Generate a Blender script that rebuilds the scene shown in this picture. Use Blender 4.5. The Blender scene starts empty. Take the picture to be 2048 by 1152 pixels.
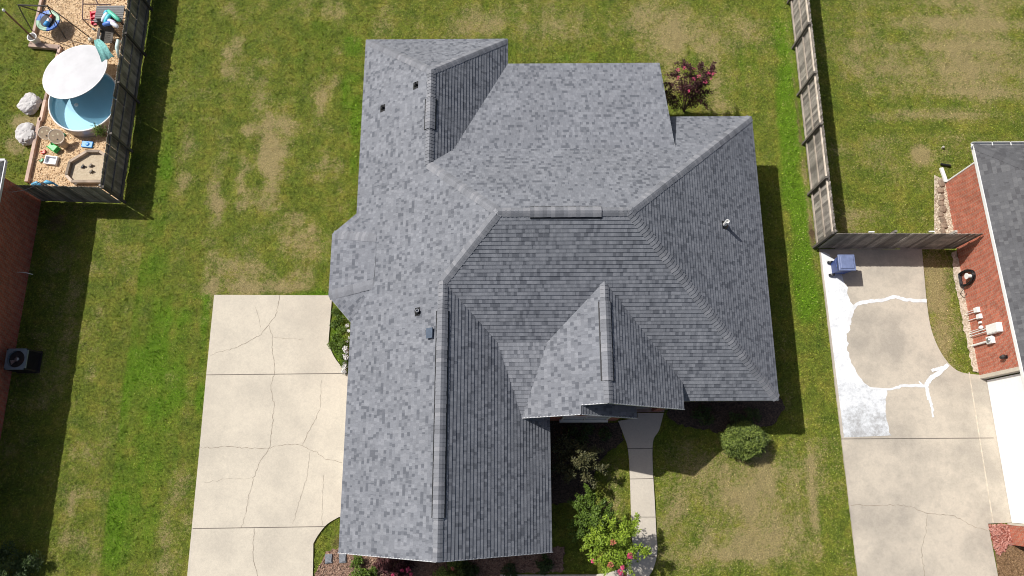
import bpy, bmesh, math, random
import numpy as np
from mathutils import Vector, Matrix
random.seed(7); RNG = np.random.default_rng(11)
sc = bpy.context.scene
COL = sc.collection

# ------------------------------------------------------------------ camera
H = 30.0; FPX = 1450.0
def _n(v): v = np.array(v, float); return v / np.linalg.norm(v)
_d = _n([6.0, 379.0, FPX]); _x = np.array([1, -.004, 0.]); _x = _n(_x - _d * (_x @ _d)); _z = -_d; _y = np.cross(_z, _x)
ROT = np.array([_x, _y, _z])                      # world axes written in camera axes (x right, y down, z forward)
def G(px, py, h=0.0):
    "ground (or height h) point seen at photo pixel px, py"
    v = ROT @ np.array([px - 1024.0, py - 576.0, FPX]); t = (h - H) / v[2]
    return (float(v[0] * t), float(v[1] * t))
cam = bpy.data.objects.new('camera', bpy.data.cameras.new('camera')); COL.objects.link(cam)
r_, u_, b_ = ROT @ [1, 0, 0], ROT @ [0, -1, 0], ROT @ [0, 0, -1]
m = Matrix(((r_[0], u_[0], b_[0], 0), (r_[1], u_[1], b_[1], 0), (r_[2], u_[2], b_[2], H), (0, 0, 0, 1)))
cam.matrix_world = m
cam.data.sensor_width = 36; cam.data.lens = FPX / 2048 * 36; cam.data.clip_end = 2000
sc.camera = cam
sc.cycles.filter_width = 1.0

# ------------------------------------------------------------------ light
SUNV = Vector((-.71, .42, 1.0)).normalized()      # towards the sun
w = bpy.data.worlds.new('World'); sc.world = w; w.use_nodes = True
nt = w.node_tree; bg = nt.nodes['Background']; sky = nt.nodes.new('ShaderNodeTexSky')
sky.sky_type = 'NISHITA'; sky.sun_disc = False
sky.sun_elevation = math.asin(SUNV.z); sky.sun_rotation = math.atan2(SUNV.x, SUNV.y)
nt.links.new(sky.outputs[0], bg.inputs[0]); bg.inputs[1].default_value = .072
sky.dust_density = 3.5; sky.air_density = .9; sky.ozone_density = .35
sun = bpy.data.objects.new('sun', bpy.data.lights.new('sun', 'SUN')); COL.objects.link(sun)
sun.data.energy = 4.35; sun.data.angle = math.radians(.5); sun.data.color = (1, .972, .925)
sun.rotation_euler = SUNV.to_track_quat('Z', 'Y').to_euler()
sc.view_settings.view_transform = 'Standard'; sc.view_settings.look = 'None'
sc.view_settings.exposure = .10; sc.view_settings.gamma = 1

# ------------------------------------------------------------------ materials
def newmat(name):
    m = bpy.data.materials.new(name); m.use_nodes = True
    return m, m.node_tree, m.node_tree.nodes['Principled BSDF']
class NT:
    def __init__(s, t): s.t = t
    def n(s, typ, **k):
        nd = s.t.nodes.new(typ)
        for a, b in k.items(): setattr(nd, a, b)
        return nd
    def l(s, a, b): s.t.links.new(a, b)
    def math(s, op, a, b=None, c=None):
        nd = s.n('ShaderNodeMath', operation=op)
        for i, v in enumerate((a, b, c)):
            if v is None: continue
            if isinstance(v, (int, float)): nd.inputs[i].default_value = v
            else: s.l(v, nd.inputs[i])
        return nd.outputs[0]
    def mix(s, f, a, b, bt='MIX'):
        nd = s.n('ShaderNodeMix', data_type='RGBA', blend_type=bt)
        for i, v in ((0, f), (6, a), (7, b)):
            if isinstance(v, (int, float)): nd.inputs[i].default_value = v
            elif isinstance(v, tuple): nd.inputs[i].default_value = (*v, 1)
            else: s.l(v, nd.inputs[i])
        return nd.outputs[2]
    def pos(s): return s.n('ShaderNodeNewGeometry').outputs['Position']
    def noise(s, vec, sc_, det=3, rough=.6, out=0):
        nd = s.n('ShaderNodeTexNoise'); nd.inputs['Scale'].default_value = sc_; nd.inputs['Detail'].default_value = det
        nd.inputs['Roughness'].default_value = rough; s.l(vec, nd.inputs['Vector']); return nd.outputs[out]
    def ramp(s, f, stops, interp='LINEAR'):
        nd = s.n('ShaderNodeValToRGB'); cr = nd.color_ramp; cr.interpolation = interp
        while len(cr.elements) < len(stops): cr.elements.new(.5)
        for e, (p, c) in zip(cr.elements, stops):
            e.position = p; e.color = (*((c,) * 3 if isinstance(c, (int, float)) else c), 1)
        s.l(f, nd.inputs[0]); return nd.outputs[0]
    def bump(s, h, p, st=.5, dist=.02):
        nd = s.n('ShaderNodeBump'); nd.inputs['Strength'].default_value = st; nd.inputs['Distance'].default_value = dist
        s.l(h, nd.inputs['Height']); s.l(nd.outputs[0], p.inputs['Normal'])
def plain(name, c, rough=.6, metal=0, var=.12, scale=6, bump=0, spec=None):
    m, t, p = newmat(name); k = NT(t)
    f = k.noise(k.pos(), scale, 4)
    c2 = tuple(max(0, x * (1 - 2 * var)) for x in c); c3 = tuple(min(1, x * (1 + var)) for x in c)
    k.l(k.ramp(f, [(.3, c2), (.65, c3)]), p.inputs['Base Color'])
    p.inputs['Roughness'].default_value = rough; p.inputs['Metallic'].default_value = metal
    if spec is not None: p.inputs['Specular IOR Level'].default_value = spec
    if bump: k.bump(k.noise(k.pos(), scale * 6, 4), p, .6, bump)
    return m

def shingle_mat(name, dark, mid, light, tab=.115, e=.145):
    m, t, p = newmat(name); k = NT(t)
    uv = k.n('ShaderNodeSeparateXYZ'); k.l(k.n('ShaderNodeUVMap').outputs[0], uv.inputs[0]); U, V = uv.outputs[0], uv.outputs[1]
    row = k.math('FLOOR', k.math('DIVIDE', V, e))
    def wn(a, b, seed):
        cx = k.n('ShaderNodeCombineXYZ')
        k.l(a, cx.inputs[0]) if not isinstance(a, (int, float)) else None
        k.l(b, cx.inputs[1]); cx.inputs[2].default_value = seed
        nd = k.n('ShaderNodeTexWhiteNoise', noise_dimensions='3D'); k.l(cx.outputs[0], nd.inputs[0]); return nd.outputs[0]
    def layer(wd, seed):
        off = k.math('MULTIPLY', wn(0, row, seed), 13.7)
        x = k.math('ADD', k.math('DIVIDE', U, wd), off)
        # uneven tab widths
        c = k.math('FLOOR', x)
        return wn(c, row, seed + .5), k.math('FRACT', x)
    r1, f1 = layer(tab, 1.0); r2, f2 = layer(tab * 1.63, 5.0)
    tv = k.math('ADD', k.math('MULTIPLY', r1, .62), k.math('MULTIPLY', r2, .38))
    col = k.ramp(tv, [(0, dark), (.21, dark), (.28, tuple(a * .5 + b * .5 for a, b in zip(dark, mid))), (.42, mid), (.66, mid), (.72, light), (1, light)])
    # granules and slow weathering
    g = k.noise(k.pos(), 60, 3, .8); col = k.mix(1.0, col, k.ramp(g, [(.3, .78), (.7, 1.2)]), 'MULTIPLY')
    g2 = k.noise(k.pos(), .5, 3, .6); col = k.mix(1.0, col, k.ramp(g2, [(.3, .92), (.7, 1.07)]), 'MULTIPLY')
    g3 = k.noise(k.pos(), 7, 2, .6); col = k.mix(1.0, col, k.ramp(g3, [(.3, .93), (.7, 1.06)]), 'MULTIPLY')
    # the joints between tabs
    jt = k.math('LESS_THAN', f1, .05); col = k.mix(k.math('MULTIPLY', jt, .25), col, tuple(a * .5 for a in dark))
    k.l(col, p.inputs['Base Color']); p.inputs['Roughness'].default_value = .85
    p.inputs['Specular IOR Level'].default_value = .35
    k.bump(k.math('ADD', k.math('MULTIPLY', tv, 1.0), k.math('MULTIPLY', g, .5)), p, .45, .01)
    return m
SH = shingle_mat('shingles', (.110, .118, .138), (.187, .197, .222), (.222, .232, .258))
SH_OLD = shingle_mat('old_shingles', (.080, .080, .086), (.110, .111, .118), (.135, .136, .142), .15)
CAPM = shingle_mat('cap_shingles', (.165, .172, .192), (.205, .213, .236), (.248, .253, .275), 5.0, .14)

def brick_mat(name, a, b, mortar):
    m, t, p = newmat(name); k = NT(t)
    s = k.n('ShaderNodeSeparateXYZ'); k.l(k.pos(), s.inputs[0])
    cx = k.n('ShaderNodeCombineXYZ'); k.l(k.math('ADD', s.outputs[0], s.outputs[1]), cx.inputs[0]); k.l(s.outputs[2], cx.inputs[1])
    br = k.n('ShaderNodeTexBrick'); k.l(cx.outputs[0], br.inputs[0])
    br.inputs['Color1'].default_value = (*a, 1); br.inputs['Color2'].default_value = (*b, 1); br.inputs['Mortar'].default_value = (*mortar, 1)
    br.inputs['Scale'].default_value = 1; br.inputs['Brick Width'].default_value = .205; br.inputs['Row Height'].default_value = .068
    br.inputs['Mortar Size'].default_value = .009; br.inputs['Bias'].default_value = 0
    n = k.noise(k.pos(), 4, 5); c = k.mix(1.0, br.outputs[0], k.ramp(n, [(.3, .75), (.7, 1.2)]), 'MULTIPLY')
    n = k.noise(k.pos(), 40, 3); c = k.mix(1.0, c, k.ramp(n, [(.3, .85), (.7, 1.15)]), 'MULTIPLY')
    k.l(c, p.inputs['Base Color']); p.inputs['Roughness'].default_value = .85
    k.bump(k.math('SUBTRACT', 1.0, br.outputs['Fac']), p, .7, .01)
    return m
BRICK = brick_mat('brick', (.42, .10, .055), (.33, .07, .04), (.33, .23, .18))
BRICK_W = brick_mat('brick_orange', (.50, .125, .065), (.38, .085, .045), (.42, .30, .23))

def concrete_mat(name, c, stain, amt=.5, sc_=.5):
    m, t, p = newmat(name); k = NT(t); P = k.pos()
    a = k.noise(P, sc_, 6, .62); b = k.noise(P, 3.1, 6, .7); d = k.noise(P, 45, 4, .8); e = k.noise(P, 14, 5, .8)
    col = k.mix(k.math('MULTIPLY', k.ramp(a, [(.42, 0), (.62, 1)]), amt), c, stain)
    col = k.mix(k.math('MULTIPLY', k.ramp(b, [(.5, 0), (.72, 1)]), amt * .6), col, stain)
    col = k.mix(1.0, col, k.ramp(d, [(.3, .88), (.7, 1.1)]), 'MULTIPLY')
    col = k.mix(1.0, col, k.ramp(e, [(.28, .9), (.6, 1.05)]), 'MULTIPLY')
    k.l(col, p.inputs['Base Color']); p.inputs['Roughness'].default_value = .9; k.bump(d, p, .25, .004)
    return m
CONC = concrete_mat('concrete', (.58, .525, .43), (.44, .40, .335), .6)
CONC2 = concrete_mat('old_concrete', (.525, .465, .38), (.35, .315, .265), .85, .45)
WALKC = concrete_mat('walk_concrete', (.57, .515, .43), (.48, .43, .36), .5)

def grass_mat(name, ground):
    m, t, p = newmat(name); k = NT(t); P = k.pos()
    at = k.n('ShaderNodeAttribute', attribute_name='lawn'); sp = k.n('ShaderNodeSeparateColor'); k.l(at.outputs[0], sp.inputs[0])
    dry, lush, dirt = sp.outputs[0], sp.outputs[1], sp.outputs[2]
    n1 = k.noise(P, 1.2, 5, .65); n2 = k.noise(P, 7, 5, .7); n3 = k.noise(P, 26, 4, .8); n4 = k.noise(P, 11, 4, .75)
    col = k.ramp(n1, [(.3, (.150, .225, .026)), (.5, (.245, .300, .036)), (.7, (.37, .355, .058))])
    nb = k.noise(P, 9, 5, .75); col = k.mix(1.0, col, k.ramp(nb, [(.3, .48), (.5, .98), (.7, 1.45)]), 'MULTIPLY')
    lf = k.ramp(k.math('ADD', lush, k.math('MULTIPLY', k.math('SUBTRACT', n2, .5), .7)), [(.25, 0), (.8, 1)])
    col = k.mix(k.math('MULTIPLY', lf, .8), col, (.175, .355, .014))
    dm = k.math('ADD', dry, k.math('MULTIPLY', k.math('SUBTRACT', n2, .5), 1.2))
    dm = k.math('ADD', dm, k.math('MULTIPLY', k.math('SUBTRACT', n3, .5), 1.3))
    dm = k.math('ADD', dm, k.math('MULTIPLY', k.math('SUBTRACT', n4, .5), 1.9))
    if not ground:
        ab = k.n('ShaderNodeAttribute', attribute_name='blade'); wn_ = k.n('ShaderNodeTexWhiteNoise', noise_dimensions='1D'); k.l(ab.outputs['Fac'], wn_.inputs['W'])
        dm = k.math('ADD', dm, k.math('MULTIPLY', k.math('SUBTRACT', wn_.outputs[0], .5), .7))
    df = k.ramp(dm, [(.34, 0), (1.05, .85)])
    col = k.mix(df, col, (.58, .455, .22))
    dd = k.ramp(k.math('ADD', dirt, k.math('MULTIPLY', k.math('SUBTRACT', n2, .5), .5)), [(.35, 0), (.75, 1)])
    col = k.mix(dd, col, (.20, .135, .075))
    if ground:
        col = k.mix(1.0, col, k.ramp(n3, [(.35, .32), (.68, 1.0)]), 'MULTIPLY')
        k.bump(k.math('ADD', n3, k.math('MULTIPLY', n2, .7)), p, 1.0, .06)
    else:
        ab = k.n('ShaderNodeAttribute', attribute_name='blade')
        col = k.mix(1.0, col, k.ramp(ab.outputs['Fac'], [(0, .5), (.5, 1.0), (1, 1.75)]), 'MULTIPLY')
        tb = k.ramp(ab.outputs['Fac'], [(.9, 0), (.94, 1)])
        col = k.mix(k.math('MULTIPLY', tb, .6), col, (.50, .44, .20))
    k.l(col, p.inputs['Base Color']); p.inputs['Roughness'].default_value = .8; p.inputs['Specular IOR Level'].default_value = .2
    return m
LAWN = grass_mat('lawn_ground', True); BLADE = grass_mat('grass_blades', False)

def speckle(name, stops, scale=30, rough=.9, bump=.02, low=1.5):
    m, t, p = newmat(name); k = NT(t); P = k.pos()
    v = k.n('ShaderNodeTexVoronoi'); v.inputs['Scale'].default_value = scale; k.l(P, v.inputs['Vector'])
    s = k.n('ShaderNodeSeparateColor'); k.l(v.outputs['Color'], s.inputs[0])
    f = k.math('ADD', k.math('MULTIPLY', s.outputs[0], .7), k.math('MULTIPLY', k.noise(P, low, 4), .3))
    k.l(k.ramp(f, stops), p.inputs['Base Color']); p.inputs['Roughness'].default_value = rough
    k.bump(v.outputs['Distance'], p, .8, bump); return m
CHIPS = speckle('wood_chip', [(.15, (.38, .23, .12)), (.45, (.60, .42, .24)), (.8, (.74, .56, .36))], 28)
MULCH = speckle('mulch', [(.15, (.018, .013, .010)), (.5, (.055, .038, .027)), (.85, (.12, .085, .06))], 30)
BEDM = speckle('bed_mulch', [(.15, (.10, .06, .04)), (.5, (.24, .14, .10)), (.85, (.36, .24, .17))], 30)
MULCH2 = speckle('brown_mulch', [(.15, (.10, .055, .025)), (.5, (.20, .115, .055)), (.85, (.30, .19, .10))], 35)
SAND = speckle('sand', [(.1, (.42, .33, .22)), (.6, (.60, .50, .36)), (.9, (.68, .6, .46))], 50, low=4)
GRAVEL = speckle('gravel', [(.1, (.30, .24, .17)), (.5, (.5, .42, .32)), (.9, (.66, .6, .5))], 18)
LAVA = speckle('red_rock', [(.1, (.20, .06, .045)), (.5, (.42, .17, .13)), (.9, (.56, .32, .26))], 14, bump=.05)

def wood_mat(name, c, dark, sc_=3):
    m, t, p = newmat(name); k = NT(t)
    at = k.n('ShaderNodeAttribute', attribute_name='tone')
    s = k.n('ShaderNodeMapping'); k.l(k.pos(), s.inputs[0]); s.inputs['Scale'].default_value = (14, 14, 1.2)
    n = k.noise(s.outputs[0], sc_, 5, .7); n2 = k.noise(k.pos(), 2.2, 5, .6)
    col = k.ramp(n, [(.3, dark), (.7, c)]); col = k.mix(1.0, col, k.ramp(n2, [(.3, .7), (.7, 1.25)]), 'MULTIPLY')
    col = k.mix(1.0, col, k.ramp(at.outputs['Fac'], [(0, .5), (1, 1.55)]), 'MULTIPLY')
    k.l(col, p.inputs['Base Color']); p.inputs['Roughness'].default_value = .85; return m
FENCEW = wood_mat('weathered_wood', (.34, .31, .275), (.15, .135, .12))
FENCEP = wood_mat('post_wood', (.13, .115, .10), (.055, .048, .042))
RAILW = wood_mat('pale_rail_wood', (.60, .53, .44), (.40, .34, .28))
TIMBER = wood_mat('border_timber', (.72, .52, .42), (.50, .36, .29))
WHITE = plain('white_paint', (.80, .80, .78), .45, var=.03)
SIDING = plain('garage_door_paint', (.88, .88, .87), .4, var=.02)
FASC = plain('fascia_grey', (.55, .56, .58), .5, var=.05)
SOFF = plain('soffit', (.45, .45, .44), .7, var=.05)
METAL = plain('galvanised', (.42, .44, .47), .35, .8, .15)
BLACK = plain('black_plastic', (.012, .013, .016), .45, var=.2)
DKMET = plain('dark_metal', (.05, .045, .045), .5, .4)
DUCT = plain('blue_grey_metal', (.10, .13, .18), .4, .2, .1)
BARK = plain('bark', (.12, .085, .06), .9, scale=15)
GLASS = plain('window_glass', (.03, .04, .05), .1)
ACM = plain('ac_cabinet', (.20, .25, .28), .45, .1, .08)
PLBLUE = plain('bin_blue', (.018, .05, .22), .42, var=.06)
LIDB = plain('bin_lid', (.17, .21, .36), .4, var=.1)
CRACK = plain('crack', (.31, .265, .21), .95)
JOINT = plain('joint', (.14, .12, .10), .95)
SEAL, t, p = newmat('white_sealer'); k = NT(t); P = k.pos(); sp_ = k.n('ShaderNodeSeparateXYZ'); k.l(P, sp_.inputs[0])
low = k.math('MULTIPLY', k.ramp(k.math('MULTIPLY', sp_.outputs[1], .1), [(.10, 1), (.42, 0)]), .20)
wn_ = k.math('ADD', k.math('ADD', k.math('MULTIPLY', k.noise(P, 1.6, 6, .72), .6), k.math('MULTIPLY', k.noise(P, 9, 6, .8), .4)), low)
c_ = k.ramp(wn_, [(.50, (.76, .775, .79)), (.60, (.60, .62, .64)), (.72, (.36, .36, .36))]); c_ = k.mix(1.0, c_, k.ramp(k.noise(P, 40, 4, .8), [(.3, .9), (.7, 1.05)]), 'MULTIPLY')
k.l(c_, p.inputs['Base Color']); p.inputs['Roughness'].default_value = .8
BOULD = plain('pale_boulder', (.58, .56, .55), .85, var=.14, scale=3, bump=.03)
STONE = plain('edging_stone', (.27, .20, .145), .9, var=.2, scale=5, bump=.02)
def leafmat(name, a, b, trans=.0):
    m, t, p = newmat(name); k = NT(t)
    at = k.n('ShaderNodeAttribute', attribute_name='tone')
    k.l(k.ramp(at.outputs['Fac'], [(0, a), (1, b)]), p.inputs['Base Color'])
    p.inputs['Roughness'].default_value = .55; p.inputs['Specular IOR Level'].default_value = .3
    return m
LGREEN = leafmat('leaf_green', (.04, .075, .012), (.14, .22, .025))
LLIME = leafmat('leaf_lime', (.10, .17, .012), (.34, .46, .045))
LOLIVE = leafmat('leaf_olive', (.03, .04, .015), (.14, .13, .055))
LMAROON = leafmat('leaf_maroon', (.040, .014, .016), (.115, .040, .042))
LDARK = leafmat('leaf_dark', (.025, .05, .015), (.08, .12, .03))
LBOX = leafmat('leaf_box', (.035, .065, .012), (.27, .34, .07))
PINK = leafmat('pink_bloom', (.50, .04, .13), (.75, .14, .26))
SALMON = leafmat('salmon_bloom', (.45, .12, .08), (.60, .22, .14))
WBLOOM = leafmat('white_bloom', (.55, .55, .52), (.85, .85, .83))

# ------------------------------------------------------------------ object helpers
def tag(o, label=None, cat=None, group=None, kind=None):
    for a, b in (('label', label), ('category', cat), ('group', group), ('kind', kind)):
        if b: o[a] = b
    return o
def empty(name, loc, label, cat, group=None, rz=0):
    o = bpy.data.objects.new(name, None); COL.objects.link(o); o.location = loc; o.rotation_euler.z = rz
    o.empty_display_size = .2
    return tag(o, label, cat, group)
class MB:
    "collects geometry in world space and links it as one mesh object"
    def __init__(s): s.v = []; s.f = []; s.t = []; s.m = []; s.cm = 0; s.uv = None
    def add(s, vs, fs, tone=.5):
        n = len(s.v); s.v += [tuple(map(float, q)) for q in vs]; s.f += [tuple(n + i for i in f) for f in fs]; s.t += [tone] * len(fs); s.m += [s.cm] * len(fs); return s
    def box(s, c, d, rz=0, rx=0, ry=0, tone=.5, tap=1):
        R = Matrix.Rotation(rz, 3, 'Z') @ Matrix.Rotation(ry, 3, 'Y') @ Matrix.Rotation(rx, 3, 'X'); vs = []
        for z in (-.5, .5):
            k = tap if z > 0 else 1
            for x, y in ((-.5, -.5), (.5, -.5), (.5, .5), (-.5, .5)):
                vs.append(Vector(c) + R @ Vector((x * d[0] * k, y * d[1] * k, z * d[2])))
        return s.add(vs, [(3, 2, 1, 0), (4, 5, 6, 7), (0, 1, 5, 4), (1, 2, 6, 5), (2, 3, 7, 6), (3, 0, 4, 7)], tone)
    def beam(s, a, b, wd, hh, tone=.5, up=(0, 0, 1)):
        a, b = Vector(a), Vector(b); d = (b - a).normalized(); upv = Vector(up)
        sd = d.cross(upv)
        if sd.length < 1e-4: sd = d.cross(Vector((1, 0, 0)))
        sd.normalize(); u = sd.cross(d); vs = []
        for q in (a, b):
            for x, y in ((-.5, -.5), (.5, -.5), (.5, .5), (-.5, .5)): vs.append(q + sd * x * wd + u * y * hh)
        return s.add(vs, [(3, 2, 1, 0), (4, 5, 6, 7), (0, 1, 5, 4), (1, 2, 6, 5), (2, 3, 7, 6), (3, 0, 4, 7)], tone)
    def tube(s, pts, r, n=8, tone=.5, closed=False):
        pts = [Vector(q) for q in pts]; rs = r if isinstance(r, (list, tuple)) else [r] * len(pts); vs = []; N = len(pts)
        for i, q in enumerate(pts):
            a = pts[(i - 1) % N] if (closed or i > 0) else q; b = pts[(i + 1) % N] if (closed or i < N - 1) else q
            d = (b - a).normalized(); sd = d.cross(Vector((0, 0, 1)))
            if sd.length < .05: sd = d.cross(Vector((0, 1, 0)))
            sd.normalize(); u = sd.cross(d)
            for j in range(n):
                an = 2 * math.pi * j / n; vs.append(q + (sd * math.cos(an) + u * math.sin(an)) * rs[i])
        fs = []
        for i in range(N if closed else N - 1):
            i2 = (i + 1) % N
            for j in range(n): fs.append((i * n + j, i * n + (j + 1) % n, i2 * n + (j + 1) % n, i2 * n + j))
        if not closed: fs += [tuple(range(n))[::-1], tuple((N - 1) * n + j for j in range(n))]
        return s.add(vs, fs, tone)
    def lathe(s, c, prof, n=24, M=None, tone=.5, cap=True):
        vs = []; 
        for (r, z) in prof:
            for j in range(n):
                a = 2 * math.pi * j / n; q = Vector((r * math.cos(a), r * math.sin(a), z))
                vs.append(Vector(c) + (M @ q if M else q))
        fs = []
        for i in range(len(prof) - 1):
            for j in range(n): fs.append((i * n + j, i * n + (j + 1) % n, (i + 1) * n + (j + 1) % n, (i + 1) * n + j))
        if cap: fs += [tuple(range(n))[::-1], tuple((len(prof) - 1) * n + j for j in range(n))]
        return s.add(vs, fs, tone)
    def prism(s, poly, z0, z1, tone=.5):
        n = len(poly); a = sum(poly[i][0] * poly[(i + 1) % n][1] - poly[(i + 1) % n][0] * poly[i][1] for i in range(n))
        if a < 0: poly = poly[::-1]
        vs = [(x, y, z0) for x, y in poly] + [(x, y, z1) for x, y in poly]
        fs = [tuple(range(n))[::-1], tuple(range(n, 2 * n))] + [(i, (i + 1) % n, n + (i + 1) % n, n + i) for i in range(n)]
        return s.add(vs, fs, tone)
    def ribbon(s, pts, wd, z, jit=0.0, tone=.5):
        P = [Vector((x, y, 0)) for x, y in pts]; vs = []; 
        for i, q in enumerate(P):
            d = (P[min(i + 1, len(P) - 1)] - P[max(i - 1, 0)]).normalized(); nn = Vector((-d.y, d.x, 0))
            ww = (wd[i] if isinstance(wd, list) else wd) * .5 * (1 + random.uniform(-jit, jit))
            vs += [q + nn * ww, q - nn * ww]
        vs = [(q.x, q.y, z) for q in vs]
        return s.add(vs, [(2 * i + 1, 2 * i + 3, 2 * i + 2, 2 * i) for i in range(len(P) - 1)], tone)
    def build(s, name, mats, parent=None, smooth=False, bevel=0):
        me = bpy.data.meshes.new(name)
        org = Vector((0, 0, 0))
        if parent is not None: org = parent_origin(parent)
        me.from_pydata([tuple(Vector(q) - org) for q in s.v], [], s.f); me.update()
        if not isinstance(mats, (list, tuple)): mats = [mats]
        for q in mats: me.materials.append(q)
        if len(mats) > 1: me.polygons.foreach_set('material_index', s.m)
        at = me.attributes.new('tone', 'FLOAT', 'FACE'); at.data.foreach_set('value', s.t)
        if s.uv:
            ul = me.uv_layers.new(name='UVMap'); ul.data.foreach_set('uv', [c for f in s.uv for q in f for c in q])
        if smooth: me.polygons.foreach_set('use_smooth', [True] * len(me.polygons))
        o = bpy.data.objects.new(name, me); COL.objects.link(o)
        if parent is not None: link_parent(o, parent)
        if bevel:
            b = o.modifiers.new('bevel', 'BEVEL'); b.width = bevel; b.segments = 2; b.limit_method = 'ANGLE'
        return o
def parent_origin(p):
    q = Vector((0, 0, 0))
    while p is not None: q += p.location; p = p.parent
    return q
def link_parent(o, p): o.parent = p
def recenter(o):
    "put a top-level mesh's origin at its base centre"
    me = o.data; n = len(me.vertices); a = np.empty(n * 3, np.float32); me.vertices.foreach_get('co', a); a = a.reshape(-1, 3)
    c = np.array([(a[:, 0].min() + a[:, 0].max()) / 2, (a[:, 1].min() + a[:, 1].max()) / 2, a[:, 2].min()], np.float32)
    me.vertices.foreach_set('co', (a - c).ravel()); me.update(); o.location = Vector(map(float, c)); return o
def solo(mb, name, mat, label, cat, group=None, **k): return tag(recenter(mb.build(name, mat, **k)), label, cat, group)

# ------------------------------------------------------------------ roof builder
EXPO = .145
def clip(poly, lo, hi):
    for sgn, lim in ((1, lo), (-1, -hi)):
        out = []
        for i in range(len(poly)):
            a, b = poly[i], poly[(i + 1) % len(poly)]; da, db = sgn * a[1] - lim, sgn * b[1] - lim
            if da >= -1e-9: out.append(a)
            if (da > 1e-9 and db < -1e-9) or (da < -1e-9 and db > 1e-9):
                t = da / (da - db); out.append((a[0] + (b[0] - a[0]) * t, a[1] + (b[1] - a[1]) * t))
        poly = out
        if len(poly) < 3: return []
    return poly
class Plane:
    _k = 0
    def __init__(s, ax, ay, c):
        s.ax, s.ay, s.c = ax, ay, c; s.nrm = Vector((-ax, -ay, 1)).normalized()
        g = math.hypot(ax, ay); s.up = Vector((ax / g, ay / g, g)).normalized(); s.u = s.up.cross(s.nrm)
        Plane._k += 1; s.off = Plane._k * 31.0
    def z(s, x, y): return s.ax * x + s.ay * y + s.c
    def P(s, x, y): return Vector((x, y, s.z(x, y)))
def roof_courses(mb, pl, outlines, v_eave, lip=.019):
    "lays courses of lapped shingles over convex plan outlines of one roof plane"
    for poly in outlines:
        pts = [pl.P(x, y) for x, y in poly]; uv = [(q.dot(pl.u), q.dot(pl.up) - v_eave) for q in pts]
        if sum(uv[i][0] * uv[(i + 1) % len(uv)][1] - uv[(i + 1) % len(uv)][0] * uv[i][1] for i in range(len(uv))) < 0: uv = uv[::-1]
        base = pts[0] - pl.u * pts[0].dot(pl.u) - pl.up * pts[0].dot(pl.up)
        lo = math.floor(min(q[1] for q in uv) / EXPO + 1e-6); hi = math.ceil(max(q[1] for q in uv) / EXPO)
        for k in range(lo, hi):
            c = clip(uv, k * EXPO, (k + 1) * EXPO)
            if len(c) < 3: continue
            def P3(u, v, l): return base + pl.u * u + pl.up * (v + v_eave) + pl.nrm * l
            vs = [P3(u, v, .003 + lip * (1 - (v - k * EXPO) / EXPO)) for u, v in c]
            mb.add(vs, [tuple(range(len(c)))]); mb.uv.append([(u + pl.off, max(k * EXPO + .004, min((k + 1) * EXPO - .004, v)) + pl.off * EXPO) for u, v in c])
            bot = sorted(u for u, v in c if abs(v - k * EXPO) < 1e-6)
            if len(bot) >= 2:
                a, b = bot[0], bot[-1]; v = k * EXPO
                mb.add([P3(a, v, -.003), P3(b, v, -.003), P3(b, v, .003 + lip), P3(a, v, .003 + lip)], [(0, 1, 2, 3)])
                mb.uv.append([(q + pl.off, v + .01 + pl.off * EXPO) for q in (a, b, b, a)])
def deck(mb, pl, outlines, drop=.13):
    for poly in outlines:
        n = len(poly); A = sum(poly[i][0] * poly[(i + 1) % n][1] - poly[(i + 1) % n][0] * poly[i][1] for i in range(n))
        if A > 0: poly = poly[::-1]
        mb.add([pl.P(x, y) - Vector((0, 0, drop)) for x, y in poly], [tuple(range(n))])
def cap_line(name, p0, p1, plA, plB, parent, wd=.185, lift=.018, ex=.14, step=.014, mat=None):
    p0, p1 = Vector(p0), Vector(p1); d = (p1 - p0); L = d.length; d.normalize(); mb = MB(); mb.uv = []; seed = random.uniform(0, 500)
    sides = []
    for pl in (plA, plB):
        s = d.cross(pl.nrm).normalized()
        if s.z > 0: s = -s
        sides.append((s, pl.nrm))
    if abs(sides[0][0].dot(sides[1][0]) - 1) < 1e-4: sides[1] = (-sides[1][0], sides[1][1])
    upn = (plA.nrm + plB.nrm).normalized(); n = max(1, int(L / ex))
    row = int(seed)
    for i in range(n + 1):
        a = i * ex; b = min(L, a + ex)
        if b - a < .01: continue
        row += 1; jw = wd * random.uniform(.96, 1.04)
        la, lb = lift + step, lift
        for si, (s, nn) in enumerate(sides):
            # a (lower, butt end) is lifted, b tucks beneath the next cap
            pa, pb = p0 + d * a, p0 + d * b
            vs = [pa + upn * la, pb + upn * lb, pb + s * jw * .35 + nn * (lb + .003), pa + s * jw * .35 + nn * (la + .003), pb + s * jw + nn * lb, pa + s * jw + nn * la,
                  pb + s * jw - nn * .004, pa + s * jw - nn * .004]
            fs = [(0, 1, 2, 3), (3, 2, 4, 5), (5, 4, 6, 7)]
            fl = (vs[1] - vs[0]).cross(vs[3] - vs[0]).z < 0
            if fl: fs = [f[::-1] for f in fs]
            mb.add(vs, fs); mb.uv += [[(3.3 * si * 0 + .5, row * .14 + .07)] * 4] * 3
            v2 = [pa + upn * la, pa + s * jw + nn * la, pa + s * jw - nn * .004, pa]
            mb.add(v2, [(0, 1, 2, 3)]); mb.uv.append([(.5, row * .14 + .07)] * 4)
    return mb.build(name, mat or CAPM, parent)

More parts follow.
